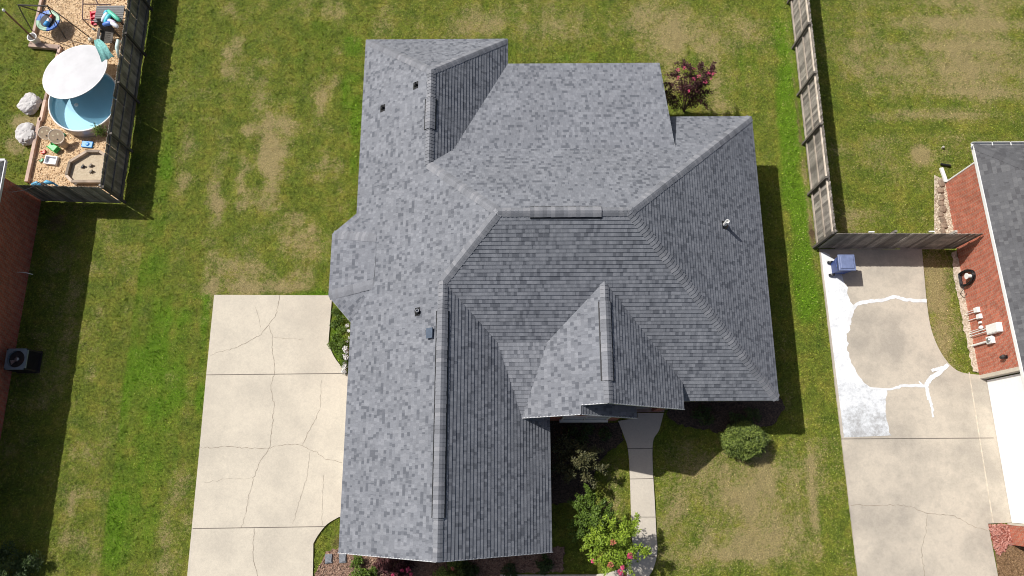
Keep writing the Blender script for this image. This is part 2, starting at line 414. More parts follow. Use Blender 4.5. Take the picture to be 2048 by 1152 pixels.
# ------------------------------------------------------------------ the main house
house = empty('brick_house', (1.8, 7.8, 0), 'large house in the middle with a grey shingle roof of many hips and gables', 'house')
he = 2.6
W = Plane(.79, 0, he + .79 * 6.3); S = Plane(0, .78, he - .78 * 2.77); N = Plane(0, -.78, he + .78 * 14.48); E = Plane(-.76, 0, he + .76 * 9.9)
GE = Plane(-.80, 0, he + .80 * 1.3)
RX, RH = -2.476, 5.62                       # garage ridge
WE = Plane(-.85, 0, he - .85 * .23); NN = Plane(0, -.834, he + .834 * 18.2)
WX = -3.154; WH = W.z(WX, 0)                # north wing ridge
YN = 18.2 - (WH - he) / .834; YS = 14.48 - (WH - he) / .78
YM = 8.625; HM = S.z(0, YM); AX = (HM - he) / .79 - 6.3; BX = 9.9 - (HM - he) / .76
PO = Plane(0, -.3704, 4.378 + .3704 * 12.2)  # shallow rear porch plane
GNY = 2.77 + (W.z(RX, 0) - he) / .78         # where the garage ridge meets the main slope
BW = Plane(.41, 0, he + .41 * 7.23)
def plane3(a, b, c):
    a, b, c = map(Vector, (a, b, c)); n = (b - a).cross(c - a); n = n if n.z > 0 else -n
    return Plane(-n.x / n.z, -n.y / n.z, a.z + (n.x * a.x + n.y * a.y) / n.z)
b1, b2 = (-5.28, 9.0), (-5.33, 7.15)
BW = plane3((-7.23, 6.87, he), (-7.23, 9.42, he), (b1[0], b1[1], W.z(*b1)))
BNW = plane3((-7.23, 9.42, he), (-6.3, 10.28, he), (*b1, W.z(*b1)))
BSW = plane3((-7.23, 6.87, he), (-6.3, 5.82, he), (*b2, W.z(*b2)))
hipx = lambda y: -6.3 + .78 * (y - 2.77) / .79          # SW hip  (W meets S)
hipn = lambda y: -6.3 + .78 * (14.48 - y) / .79         # NW hip  (W meets N)
W_o = [[(-6.3, -2.58), (RX, -2.58), (RX, 5.82), (-6.3, 5.82)],
       [(-6.3, 5.82), (RX, 5.82), (RX, GNY), (-6.3 + .97 * (GNY - 5.82) / 1.33, GNY)],
       [(-6.3 + .97 * (GNY - 5.82) / 1.33, GNY), (RX, GNY), (hipx(7.15), 7.15), b2],
       [b2, (hipx(7.15), 7.15), (AX, YM), (hipn(9.0), 9.0), b1],
       [b1, (hipn(9.0), 9.0), (hipn(10.28), 10.28), (-6.3, 10.28)],
       [(-6.3, 10.28), (hipn(10.28), 10.28), (WX, YS), (-6.3, YS)],
       [(-6.3, YS), (WX, YS), (WX, YN), (-6.3, 18.2)]]
EX_, EH, EY = 3.15, 5.60, 2.40               # front gable ridge
EW = Plane(.75, 0, EH - .75 * EX_); EE = Plane(-.82, 0, EH + .82 * EX_)
EEX = 6.21
CY = 4.74                                     # top of the cricket
cvx = 1.3 - (S.z(0, CY) - he) / .80           # valley of garage slope at CY
cwx = EX_ - (EH - S.z(0, CY)) / .75
gx = (he + .80 * 1.3 - (EH - .75 * EX_)) / (.75 + .80); gz = EW.z(gx, 0)   # where front gable slope lands on the garage slope
CR = plane3((cvx, CY, S.z(0, CY)), (cwx, CY, S.z(0, CY)), (gx, 2.08, gz))
evy = 2.77 + (EH - he) / .78                  # ridge end on the south slope
eny = 2.77 + (EE.z(EEX, 0) - he) / .78        # where the east gable eave meets the south slope
S_o = [[(RX, GNY), (cvx, CY), (cwx, CY), (EX_, evy), (EX_, YM), (AX, YM)],
       [(EX_, evy), (EEX, eny), (EEX, YM), (EX_, YM)] if BX > EEX else
       [(EX_, evy), (BX, evy - (BX - EX_) * (evy - eny) / (EEX - EX_)), (BX, YM), (EX_, YM)]]
sy = lambda x: evy - (x - EX_) * (evy - eny) / (EEX - EX_)
hy = lambda x: 2.77 + (E.z(x, 0) - he) / .78 # SE hip
S_o = [[(RX, GNY), (cvx, CY), (AX, CY), (AX, YM)], [(AX, CY), (cwx, CY), (EX_, evy), (EX_, YM), (AX, YM)],
       [(EX_, evy), (BX, sy(BX)), (BX, YM), (EX_, YM)], [(BX, sy(BX)), (EEX, eny), (EEX, hy(EEX)), (BX, YM)],
       [(EEX, 2.77), (9.9, 2.77), (EEX, hy(EEX))]]
hyn = lambda x: 14.48 - (E.z(x, 0) - he) / .78
vwx = -.23 - (4.378 - he) / .85
N_o = [[(AX, YM), (BX, YM), (BX, 12.2), (AX, 12.2)], [(BX, YM), (EEX, hyn(EEX)), (EEX, 12.2), (BX, 12.2)],
       [(AX, YM), (AX, 12.2), (vwx, 12.2), (WX, YS)], [(EEX, hyn(EEX)), (9.9, 14.48), (EEX, 14.48)]]
PO_o = [[(vwx, 12.2), (EEX, 12.2), (EEX + .01, 17.0), (-.23, 17.0)]]
WE_o = [[(WX, YS), (vwx, 12.2), (-.23, 17.0), (-.23, 18.2), (WX, YN)]]
NN_o = [[(-6.3, 18.2), (WX, YN), (-.23, 18.2)]]
E_o = [[(9.9, 2.77), (9.9, 14.48), (BX, YM)]]
GE_o = [[(RX, -2.58), (1.3, -2.58), (1.3, 2.08), (gx, 2.08), (RX, 2.08)], [(RX, 2.08), (gx, 2.08), (cvx, CY), (RX, GNY)],
        [(gx, 2.08), (1.3, 2.08), (1.3, 3.2), (gx, 3.2)]]
CR_o = [[(cvx, CY), (gx, 2.08), (cwx, CY)]]
EW_o = [[(gx, 2.08), (2.28, 2.08), (2.28, EY), (EX_, EY), (EX_, evy), (cwx, CY)]]
EW_o = [[(gx, 2.08), (2.28, 2.08), (2.28, CY), (cwx, CY)], [(2.28, EY), (EX_, EY), (EX_, CY), (2.28, CY)], [(cwx, CY), (EX_, CY), (EX_, evy)]]
EE_o = [[(EX_, EY), (EEX, EY), (EEX, eny), (EX_, evy)]]
LE = Plane(-.82, 0, EW.z(2.28, 0) + .82 * 2.28)
LE_o = [[(2.28, 2.08), (4.45, 2.08), (4.45, 3.6), (2.28, 3.6)]]
BW_o = [[(-7.23, 6.87), b2, b1, (-7.23, 9.42)]]; BNW_o = [[(-7.23, 9.42), b1, (-6.3, 10.28)]]; BSW_o = [[(-7.23, 6.87), (-6.3, 5.82), b2]]
roof = MB(); roof.uv = []; dk = MB()
for pl, oo, ref in ((W, W_o, (-6.3, 0)), (S, S_o, (0, 2.77)), (N, N_o, (0, 14.48)), (PO, PO_o, (0, 17.0)), (WE, WE_o, (-.23, 0)), (NN, NN_o, (0, 18.2)),
                    (E, E_o, (9.9, 0)), (GE, GE_o, (1.3, 0)), (CR, CR_o, (gx, 2.08)), (EW, EW_o, (gx, 0)), (EE, EE_o, (EEX, 0)), (LE, LE_o, (4.45, 0)),
                    (BW, BW_o, (-7.23, 0)), (BNW, BNW_o, (-7.23, 9.42)), (BSW, BSW_o, (-7.23, 6.87))):
    ve = pl.P(*ref).dot(pl.up); roof_courses(roof, pl, oo, ve)
    if pl is not CR: deck(dk, pl, oo)
roofo = roof.build('roof', SH, house)
tag(roofo, 'grey architectural shingle roof')
dk.build('soffit', SOFF, house)
# fascia along every free edge
fa = MB()
def fascia(a, b, off=.0, hgt=.15):
    fa.beam(Vector(a) + Vector((0, 0, -hgt / 2 - .006)), Vector(b) + Vector((0, 0, -hgt / 2 - .006)), .03, hgt)
def pe(pl, a, b): fascia(pl.P(*a), pl.P(*b))
for pl, a, b in ((W, (-6.3, -2.58), (-6.3, 5.82)), (W, (-6.3, 10.28), (-6.3, 18.2)), (NN, (-6.3, 18.2), (-.23, 18.2)), (WE, (-.23, 18.2), (-.23, 17.0)),
                 (PO, (-.23, 17.0), (EEX, 17.0)), (PO, (EEX, 17.0), (EEX, 12.25)), (N, (EEX, 14.48), (9.9, 14.48)), (E, (9.9, 14.48), (9.9, 2.77)),
                 (S, (9.9, 2.77), (EEX, 2.77)), (EE, (EEX, eny), (EEX, EY)), (EE, (EEX, EY), (EX_, EY)), (EW, (EX_, EY), (2.28, EY)), (LE, (2.28, 2.08), (4.45, 2.08)),
                 (LE, (4.45, 2.08), (4.45, 3.6)), (EW, (2.28, 2.08), (gx, 2.08)), (GE, (1.3, 3.1), (1.3, -2.58)), (GE, (1.3, -2.58), (RX, -2.58)), (W, (RX, -2.58), (-6.3, -2.58)),
                 (BW, (-7.23, 6.87), (-7.23, 9.42)), (BNW, (-7.23, 9.42), (-6.3, 10.28)), (BSW, (-6.3, 5.82), (-7.23, 6.87))): pe(pl, a, b)
fa.build('fascia', FASC, house)
# caps: from the low end up
def P2(pl, x, y): return pl.P(x, y)
caps = [(W.P(-6.2, 18.1), W.P(WX, YN), W, NN), (WE.P(-.3, 18.13), WE.P(WX, YN), WE, NN), (W.P(WX, YS), W.P(WX, YN), W, WE), (W.P(WX, YS), W.P(AX, YM), W, N),
        (W.P(RX, GNY), W.P(AX, YM), W, S), (S.P(AX, YM), S.P(BX, YM), S, N), (E.P(9.85, 14.43), E.P(BX, YM), E, N), (E.P(9.85, 2.82), E.P(BX, YM), E, S),
        (W.P(RX, -2.58), W.P(RX, GNY), W, GE), (EW.P(EX_, EY), EW.P(EX_, evy), EW, EE), (BW.P(-7.2, 9.39), BW.P(*b1), BW, BNW), (BW.P(-7.2, 6.9), BW.P(*b2), BW, BSW)]
for a, b, p, q in caps: cap_line('ridge_cap', a, b, p, q, house)
# ridge vents: black louvred body under raised caps
def ridge_vent(a, b, p, q):
    d = (Vector(b) - Vector(a)).normalized(); mb = MB(); upn = (p.nrm + q.nrm).normalized()
    for pl in (p, q):
        s = d.cross(pl.nrm).normalized(); s = -s if s.z > 0 else s
        A, B = Vector(a), Vector(b); k = .265
        vs = [A + upn * .035, B + upn * .035, B + s * k + pl.nrm * .035, A + s * k + pl.nrm * .035, B + s * k - pl.nrm * .0, A + s * k - pl.nrm * .0]
        mb.add(vs, [(0, 1, 2, 3), (3, 2, 4, 5)]); mb.add([A + upn * .035, A + s * k + pl.nrm * .035, A + s * k, A], [(0, 1, 2, 3)]); mb.add([B + upn * .035, B + s * k + pl.nrm * .035, B + s * k, B], [(3, 2, 1, 0)])
    v = mb.build('ridge_vent', BLACK, house)
    cap_line('vent_cap', a, b, p, q, v, wd=.195, lift=.055, step=.008)
ridge_vent(W.P(WX, 12.75), W.P(WX, 14.05), W, WE); ridge_vent(S.P(.55, YM), S.P(2.95, YM), S, N)
ridge_vent(W.P(RX, -1.25), W.P(RX, 5.6), W, GE); ridge_vent(EW.P(EX_, 3.15), EW.P(EX_, 5.9), EW, EE)
# pipe vents and a box vent
for (x, y, pl, hh, rr, mt) in ((-3.80, 14.85, W, .20, .045, BLACK), (-5.29, 14.51, W, .20, .045, BLACK), (-3.42, 5.71, W, .22, .06, METAL), (7.94, 9.18, E, .46, .075, WHITE)):
    b = pl.P(x, y); mb = MB(); mb.lathe(b, [(rr, -.05), (rr, hh), (rr * .75, hh), (rr * .75, hh - .1)], 14)
    pv = mb.build('vent_pipe', mt, house, smooth=False)
    f = MB(); f.box(b + pl.nrm * .02, (.26, .30, .008), rx=0, ry=-math.atan(pl.ax)); f.lathe(b, [(rr * 2.1, .0), (rr * 1.15, .10)], 14); f.build('flashing', BLACK, pv)
bx = W.P(-2.86, 4.84); mb = MB(); ry = -math.atan(.79)
mb.box(bx + W.nrm * .05, (.22, .30, .1), ry=ry); mb.box(bx + W.nrm * .115, (.30, .36, .03), ry=ry); mb.build('box_vent', DUCT, house)
# walls
wm = MB()
def wallbox(x0, y0, x1, y1, z1=2.72, sides='NESW'):
    q = [(x0, y0), (x1, y0), (x1, y1), (x0, y1)]
    for s_, i in (('S', 0), ('E', 1), ('N', 2), ('W', 3)):
        if s_ in sides:
            a, b = q[i], q[(i + 1) % 4]; wm.add([(*a, 0), (*b, 0), (*b, z1), (*a, z1)], [(0, 1, 2, 3)])
wallbox(-5.9, -2.2, .9, 8.0, sides='SEW'); wallbox(-5.9, 8.0, -.63, 17.8, sides='NEW'); wallbox(-.63, 3.17, 9.5, 14.08)
wallbox(.9, 2.22, 4.1, 3.17, 3.0, sides='SE')
for pts in ([(-5.9, 10.0), (-6.83, 9.25), (-6.83, 7.05), (-5.9, 6.1)],):
    for a, b in zip(pts, pts[1:]): wm.add([(*a, 0), (*b, 0), (*b, 2.68), (*a, 2.68)], [(0, 1, 2, 3)])
# gable triangles
wm.add([(-5.9, -2.2, 2.72), (.9, -2.2, 2.72), (RX, -2.2, RH - .15)], [(0, 1, 2)])
wm.add([(.9, 2.22, 3.0), (4.1, 2.22, 3.0), (2.28, 2.22, EW.z(2.28, 0) - .15)], [(0, 1, 2)])
wm.add([(3.0, 2.82, 2.9), (5.85, 2.82, 2.9), (EX_, 2.82, EH - .15)], [(0, 1, 2)])
# entry column, step edges
wm.box((5.75, 2.75, 1.45), (.34, .34, 2.9)); wm.build('wall', BRICK, house)
st = MB(); st.box((5.0, 3.0, .07), (2.5, .66, .13)); st.build('porch_floor', CONC2, house)
stb = MB(); stb.box((5.07, 2.62, .065), (2.05, .12, .15)); stb.build('porch_edge', BRICK, house)
for x in (-.1, 2.9, 5.9): c = MB(); c.box((x, 16.6, 1.3), (.2, .2, 2.6)); c.build('porch_post', WHITE, house)
sl = MB(); sl.box((2.9, 15.4, .05), (6.6, 2.7, .1)); sl.build('patio_floor', CONC2, house)
def window(x, y, z, wd, hh, axis, parent=house, sill=True):
    mb = MB(); fr = .07; d = .06
    def bb(cu, cz, du, dz, t=d, o=0):
        if axis == 'y': return mb.box((x + cu, y + o, z + cz), (du, t, dz))
        return mb.box((x + o, y + cu, z + cz), (t, du, dz))
    for s_ in (-1, 1): bb(s_ * wd / 2, 0, fr, hh + fr); bb(0, s_ * hh / 2, wd - fr, fr)
    bb(0, 0, wd - fr, .04); bb(0, 0, .04, hh - fr)
    if sill: bb(0, -hh / 2 - .07, wd + .16, .07, .22)
    f = mb.build('window', plain('window_trim', (.70, .66, .58), .6, var=.03), parent); g = MB()
    if axis == 'y': g.box((x, y, z), (wd - fr, .02, hh - fr))
    else: g.box((x, y, z), (.02, wd - fr, hh - fr))
    g.build('pane', GLASS, f)
window(2.72, 2.20, 1.75, 1.75, 1.4, 'y'); window(-2.5, -2.22, 1.5, 1.5, 1.3, 'y'); window(7.9, 3.15, 1.5, 1.5, 1.4, 'y'); window(9.52, 6.0, 1.5, 1.2, 1.3, 'x'); window(9.52, 11.5, 1.5, 1.2, 1.3, 'x')
window(-6.85, 8.15, 1.5, 1.4, 1.3, 'x'); window(-5.92, 14.4, 1.5, 1.1, 1.2, 'x'); window(-3.2, 17.82, 1.5, 1.2, 1.2, 'y'); window(7.9, 14.1, 1.5, 1.2, 1.2, 'y')
gd = MB()
for i in range(4): gd.box((-5.93, 1.3, .28 + i * .53), (.05, 4.9, .51))
gd.build('garage_door', WHITE, house)
fd = MB(); fd.box((4.95, 3.15, 1.15), (.95, .06, 2.1)); fdo = fd.build('front_door', DKMET, house); k_ = MB(); k_.lathe((5.3, 3.09, 1.1), [(.03, 0), (.03, .05)], 10); k_.build('handle', METAL, fdo)

# ------------------------------------------------------------------ paved ground
def curve(pts, n=5):
    "Catmull-Rom through pixel points, returned as ground points"
    P = [np.array(q, float) for q in pts]; out = []
    for i in range(len(P) - 1):
        a, b, c_, d = P[max(i - 1, 0)], P[i], P[i + 1], P[min(i + 2, len(P) - 1)]
        for t in np.arange(n) / n:
            out.append(.5 * ((2 * b) + (c_ - a) * t + (2 * a - 5 * b + 4 * c_ - d) * t * t + (-a + 3 * b - 3 * c_ + d) * t ** 3))
    out.append(P[-1]); return [tuple(q) for q in out]
def GP(pts): return [G(*q) for q in pts]
DRV = GP([(429, 590), (660, 591), (664, 598), (657, 688)] + curve([(657, 688), (670, 716), (690, 741), (697, 748)]) [1:] + [(728, 748), (712, 1033), (678, 1034)] +
         curve([(678, 1034), (655, 1048), (638, 1068), (627, 1087)])[1:] + [(626, 1152), (612, 1420), (340, 1420), (375, 1152), (400, 894), (413, 750)])
DRV2 = GP([(1638, 499), (1843, 499), (1852, 600)] + curve([(1852, 600), (1862, 660), (1884, 710), (1915, 742), (1958, 750)])[1:] +
          [(1972, 752), (2022, 1045), (1975, 1047), (1995, 1152), (2040, 1420), (1750, 1420), (1715, 1152)])
WALK = GP([(1236, 842), (1275, 836), (1275, 826), (1327, 826)] + curve([(1327, 826), (1318, 860), (1306, 882), (1305, 930), (1309, 1000), (1312, 1060), (1314, 1105), (1305, 1140), (1290, 1160)])[1:] +
          [(1250, 1190), (1000, 1190), (1000, 1149), (1190, 1149)] + curve([(1190, 1149), (1225, 1143), (1250, 1130), (1264, 1105), (1263, 1060), (1260, 960), (1256, 900), (1248, 872), (1236, 842)])[1:-1])
def slab(name, poly, mat, z=.035):
    mb = MB(); mb.prism(poly, -.1, z); o = mb.build(name, mat); o['kind'] = 'structure'; return o
drv = slab('driveway', DRV, CONC); drv2 = slab('driveway', DRV2, CONC2, .036); walk = slab('walkway', WALK, WALKC)
def lines(parent, name, segs, wd, mat, z=.039, jit=.0, sub=1):
    for s_ in segs:
        P = [np.array(q, float) for q in s_]
        out = []
        for a, b in zip(P, P[1:]):
            L = np.linalg.norm(b - a); n = max(1, int(L / 5)) if sub else 1
            for i in range(n):
                t = i / n; q = a + (b - a) * t; j = np.array([random.gauss(0, .8), random.gauss(0, .8)]) if sub and (i or out) else 0
                out.append(q + j)
        out.append(P[-1]); mb = MB(); mb.ribbon([G(*q) for q in out], wd, z, jit); mb.build(name, mat, parent)
lines(drv, 'joint', [[(413, 750), (694, 747)], [(386, 1057), (650, 1053)]], .028, JOINT, sub=0)
lines(drv, 'crack', [[(559, 591), (557, 610), (553, 630), (538, 650), (546, 674), (544, 700), (550, 725), (549, 750), (541, 775), (549, 810), (545, 850), (541, 893)],
                     [(538, 650), (518, 672), (485, 690), (450, 702), (422, 711)],
                     [(401, 894), (420, 896), (470, 893), (500, 897), (535, 897), (560, 890), (600, 889), (625, 900), (650, 917), (685, 925)],
                     [(541, 893), (520, 925), (508, 955), (497, 1000), (490, 1035), (483, 1056)],
                     [(640, 820), (622, 855), (605, 889)], [(509, 1057), (506, 1110), (516, 1152)]], .017, CRACK, jit=.5)
lines(drv, 'hairline_crack', [[(546, 674), (580, 678), (606, 678)], [(621, 903), (613, 960), (600, 1000), (586, 1048)], [(510, 612), (518, 635), (522, 655)], [(643, 760), (641, 815)], [(648, 950), (645, 1020), (645, 1050)],
                              [(410, 965), (450, 958), (500, 957)]], .01, CRACK, jit=.5)
lines(drv2, 'joint', [[(1681, 878), (1986, 876)]], .03, JOINT, z=.040, sub=0)
lines(drv2, 'edge_joint', [[(1937, 745), (1957, 870), (1985, 1045)]], .05, plain('pale_joint', (.56, .49, .39), .9), z=.040, sub=0)
lines(drv2, 'crack', [[(1700, 1010), (1740, 1011), (1790, 1010), (1818, 1012), (1855, 1027)], [(1855, 1027), (1850, 1065), (1842, 1100), (1848, 1152)],
                      [(1855, 1027), (1905, 1030), (1940, 1050), (1975, 1062)]], .018, CRACK, z=.040, jit=.5)
lines(walk, 'joint', [[(1254, 897), (1306, 897)], [(1259, 958), (1307, 957)], [(1262, 1034), (1311, 1034)], [(1264, 1115), (1314, 1113)]], .024, JOINT, sub=0)
# white sealed patch and sealed cracks
wp = MB()
def rough(pts, amp=1.3, closed=True):
    out = []
    for i, a in enumerate(pts if closed else pts[:-1]):
        b = pts[(i + 1) % len(pts)]; L = math.hypot(b[0] - a[0], b[1] - a[1]); n = max(1, int(L / 6))
        for j in range(n): out.append((a[0] + (b[0] - a[0]) * j / n + random.gauss(0, amp), a[1] + (b[1] - a[1]) * j / n + random.gauss(0, amp)))
    return out
right_edge = rough([(1652, 507), (1672, 522), (1680, 545), (1692, 575), (1698, 606), (1707, 612), (1703, 640), (1694, 670), (1693, 700), (1700, 722), (1712, 745), (1726, 764), (1742, 776), (1772, 779), (1771, 800), (1770, 830), (1775, 850), (1781, 875)], 1.2, False)
wp.add([(*G(x, y), .0405) for x, y in ([(1641, 504)] + right_edge + [(1687, 875)])], [tuple(range(len(right_edge) + 2))[::-1]])
wp.build('sealer_patch', SEAL, drv2)
sl_ = MB(); SZ = [.0445]
def stripe(pts, wpx):
    c_ = curve(pts, 6); c_ = [(x + random.gauss(0, .5), y + random.gauss(0, .5)) for x, y in c_]
    k = len(c_); sl_.ribbon([G(*q) for q in c_], [(.0155 * (wpx if not isinstance(wpx, tuple) else wpx[0] + (wpx[1] - wpx[0]) * i / k)) for i in range(k)], SZ[0], .2); SZ[0] += .002
stripe([(1697, 650), (1701, 628), (1713, 609), (1740, 603), (1765, 601), (1790, 594), (1812, 600), (1853, 602)], (11, 9))
stripe([(1740, 776), (1775, 779), (1800, 773), (1830, 771), (1852, 773)], (5, 9)); stripe([(1850, 773), (1860, 757), (1878, 745), (1895, 730)], (12, 10))
stripe([(1852, 772), (1856, 795), (1862, 812), (1865, 835)], (11, 4)); stripe([(1862, 742), (1875, 738), (1888, 736)], (7, 12)); stripe([(1836, 762), (1842, 771)], (3, 8))
sl_.build('sealed_crack', plain('crack_sealer', (.70, .71, .72), .7, var=.06), drv2)

# ------------------------------------------------------------------ planting beds and play ground
def sheet(name, pts, mat, z, kind='structure', world=False):
    P = pts if world else GP(pts); mb = MB(); A = sum(P[i][0] * P[(i + 1) % len(P)][1] - P[(i + 1) % len(P)][0] * P[i][1] for i in range(len(P)))
    if A < 0: P = P[::-1]
    mb.add([(x, y, z) for x, y in P], [tuple(range(len(P)))]); o = mb.build(name, mat); o['kind'] = kind; return P
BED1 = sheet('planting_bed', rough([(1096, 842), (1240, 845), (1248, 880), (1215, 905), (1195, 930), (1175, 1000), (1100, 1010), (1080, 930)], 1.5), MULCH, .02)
BED2 = sheet('planting_bed', rough([(690, 1095), (1130, 1095), (1125, 1143), (1000, 1146), (1000, 1200), (640, 1200), (632, 1140), (655, 1105)], 2), BEDM, .02)
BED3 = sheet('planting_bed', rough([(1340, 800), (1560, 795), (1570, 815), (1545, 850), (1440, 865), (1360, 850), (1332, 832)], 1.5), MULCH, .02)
CHP = sheet('playground_ground', GP([(87, 0), (66, 93), (124, 98), (119, 115), (93, 205), (57, 365)]) + [(-20.85, 11.95), (-17.36, 11.9), (-17.36, 30), (-24.3, 30)], CHIPS, .02, world=True)
BED4 = sheet('gravel_strip', [(1868, 350), (1890, 362), (1905, 420), (1913, 470), (1868, 470)], GRAVEL, .02)
BED5 = sheet('gravel_strip', rough([(1912, 500), (1925, 550), (1940, 640), (1958, 745), (1945, 742), (1925, 640), (1908, 560), (1903, 505)], 1.2), GRAVEL, .018)
BED6 = sheet('red_rock_bed', [(1976, 1049), (2024, 1049), (2030, 1085), (2012, 1092), (2000, 1112), (1988, 1100)], LAVA, .02)
BED7 = sheet('brown_mulch_bed', [(2022, 1086), (2060, 1085), (2200, 1200), (2200, 1400), (2040, 1400), (1996, 1152), (1989, 1102), (2000, 1112), (2012, 1095)], MULCH2, .016)

# ------------------------------------------------------------------ lawn
def inpoly(px, py, poly):
    ins = np.zeros(len(px), bool); n = len(poly); j = n - 1
    for i in range(n):
        xi, yi = poly[i]; xj, yj = poly[j]
        if yi != yj:
            c_ = ((yi > py) != (yj > py)) & (px < (xj - xi) * (py - yi) / (yj - yi) + xi); ins ^= c_
        j = i
    return ins
def vnoise(x, y, s, seed):
    r = np.random.default_rng(seed); T = r.random((256, 256)); X, Y = x * s + 1000, y * s + 1000; i, j = np.floor(X).astype(int), np.floor(Y).astype(int)
    fx, fy = X - i, Y - j; fx = fx * fx * (3 - 2 * fx); fy = fy * fy * (3 - 2 * fy); g = lambda a, b: T[a % 256, b % 256]
    return (g(i, j) * (1 - fx) + g(i + 1, j) * fx) * (1 - fy) + (g(i, j + 1) * (1 - fx) + g(i + 1, j + 1) * fx) * fy
def fbm(x, y, s, seed): return sum(vnoise(x, y, s * 2 ** k, seed + k) / 2 ** k for k in range(5)) / 1.94
# worn and lush places: photo x, y, half width, half height, amount
DRY = [(470, 105, 22, 35, .55), (455, 135, 15, 40, .4), (520, 180, 20, 60, .35), (545, 300, 30, 40, .45), (540, 345, 22, 60, .75), (500, 255, 15, 20, .4), (560, 250, 45, 25, .4), (645, 200, 16, 42, .6), (635, 330, 20, 38, .6), (675, 345, 12, 30, .35),
       (585, 205, 12, 14, .3), (370, 340, 14, 60, .5), (430, 360, 18, 50, .4), (480, 360, 12, 50, .5), (520, 410, 50, 15, .35), (430, 470, 22, 90, .4), (600, 460, 60, 40, .4), (610, 510, 35, 25, .5), (480, 545, 60, 35, .4), (540, 575, 100, 12, .7), (600, 550, 40, 14, .5),
       (640, 20, 60, 22, .4), (760, 40, 30, 30, .25), (1000, 30, 110, 40, .4), (930, 60, 60, 20, .35), (1160, 60, 60, 30, .3), (1290, 40, 80, 50, .45), (1380, 80, 70, 35, .5), (1350, 150, 20, 40, .45), (1420, 170, 50, 50, .35), (1480, 60, 40, 40, .35),
       (1460, 215, 50, 20, .3), (330, 1040, 14, 70, .35), (310, 1140, 30, 20, .3), (380, 1020, 16, 30, .3), (360, 960, 16, 40, .3), (140, 1030, 20, 60, .35), (160, 900, 20, 80, .25),
       (470, 20, 40, 20, .2), (400, 150, 30, 50, .2), (350, 190, 30, 60, .15), (700, 420, 10, 20, .2), (1570, 700, 12, 160, .25), (1625, 980, 10, 120, .75), (1640, 920, 14, 60, .3),
       (1480, 1000, 90, 60, .4), (1400, 930, 70, 30, .3), (1480, 1090, 110, 30, .4), (1350, 1030, 30, 40, .45), (1470, 990, 30, 14, .35), (1540, 940, 50, 50, .35), (1400, 1120, 80, 30, .35), (1560, 1050, 40, 60, .4), (1220, 1000, 25, 50, .4), (1480, 1110, 60, 8, .5),
       (1843, 308, 14, 13, 1.4), (1700, 440, 40, 30, .4), (1870, 560, 20, 50, .6), (1890, 690, 16, 40, .5), (1880, 600, 30, 90, .5), (1740, 290, 60, 50, .2), (1720, 60, 50, 60, .3), (1920, 120, 90, 110, .45), (1950, 40, 100, 40, .35), (1760, 150, 60, 50, .25),
       (60, 250, 25, 16, .7), (30, 290, 30, 18, .6), (45, 240, 20, 12, .6), (30, 20, 30, 30, .25), (1600, 260, 5, 260, .25), (1618, 400, 5, 90, .4)]
LUSH = [(700, 150, 22, 90, .7), (706, 330, 16, 140, .8), (330, 340, 25, 100, .6), (300, 620, 70, 120, .45), (280, 800, 60, 160, .4), (230, 1000, 50, 160, .45), (350, 750, 40, 160, .4), (1580, 330, 22, 160, 1.1), (1570, 100, 20, 120, .7), (1610, 480, 14, 80, .8), (1600, 560, 14, 60, .8),
        (650, 500, 12, 80, .5), (640, 70, 100, 60, .3), (450, 60, 20, 40, .3), (500, 20, 20, 40, .3), (390, 480, 40, 60, .35), (1150, 110, 120, 14, .4), (1490, 975, 35, 14, .8), (1525, 1010, 22, 10, .7), (1440, 900, 60, 10, .5), (1330, 960, 14, 60, .3), (1345, 1120, 24, 30, .5),
        (60, 60, 40, 50, .25), (40, 150, 60, 60, .3), (90, 280, 20, 40, .35), (680, 660, 20, 70, .6), (640, 590, 200, 6, .7), (560, 640, 150, 3, .2), (410, 640, 8, 60, .8), (400, 800, 8, 100, .6), (1650, 720, 25, 200, .2), (1700, 300, 50, 120, .12), (1620, 1050, 10, 100, .3)]
DIRT = [(1625, 470, 9, 40, .5), (1588, 160, 5, 150, .35), (1605, 300, 6, 120, .35), (150, 470, 60, 40, .35), (140, 560, 40, 100, .2), (100, 440, 30, 20, .45), (55, 760, 60, 50, .3), (30, 900, 25, 40, .3), (1720, 465, 90, 4, .5), (1890, 520, 30, 12, .4), (680, 1085, 22, 25, .55), (1450, 850, 60, 12, .5), (1580, 805, 12, 10, .3)]
def place(L):
    out = []
    for px, py, rx, ry, a in L:
        c0 = G(px, py); c1 = G(px + rx, py); c2 = G(px, py - ry); out.append((c0[0], c0[1], max(.08, abs(c1[0] - c0[0])), max(.08, abs(c2[1] - c0[1])), a))
    return out
DRYW, LUSHW, DIRTW = place(DRY), place(LUSH), place(DIRT)
def field(L, x, y):
    s = np.zeros(len(x))
    for cx, cy, rx, ry, a in L:
        q = ((x - cx) / rx) ** 2 + ((y - cy) / ry) ** 2; s += a * np.exp(-q * .8)
    return s
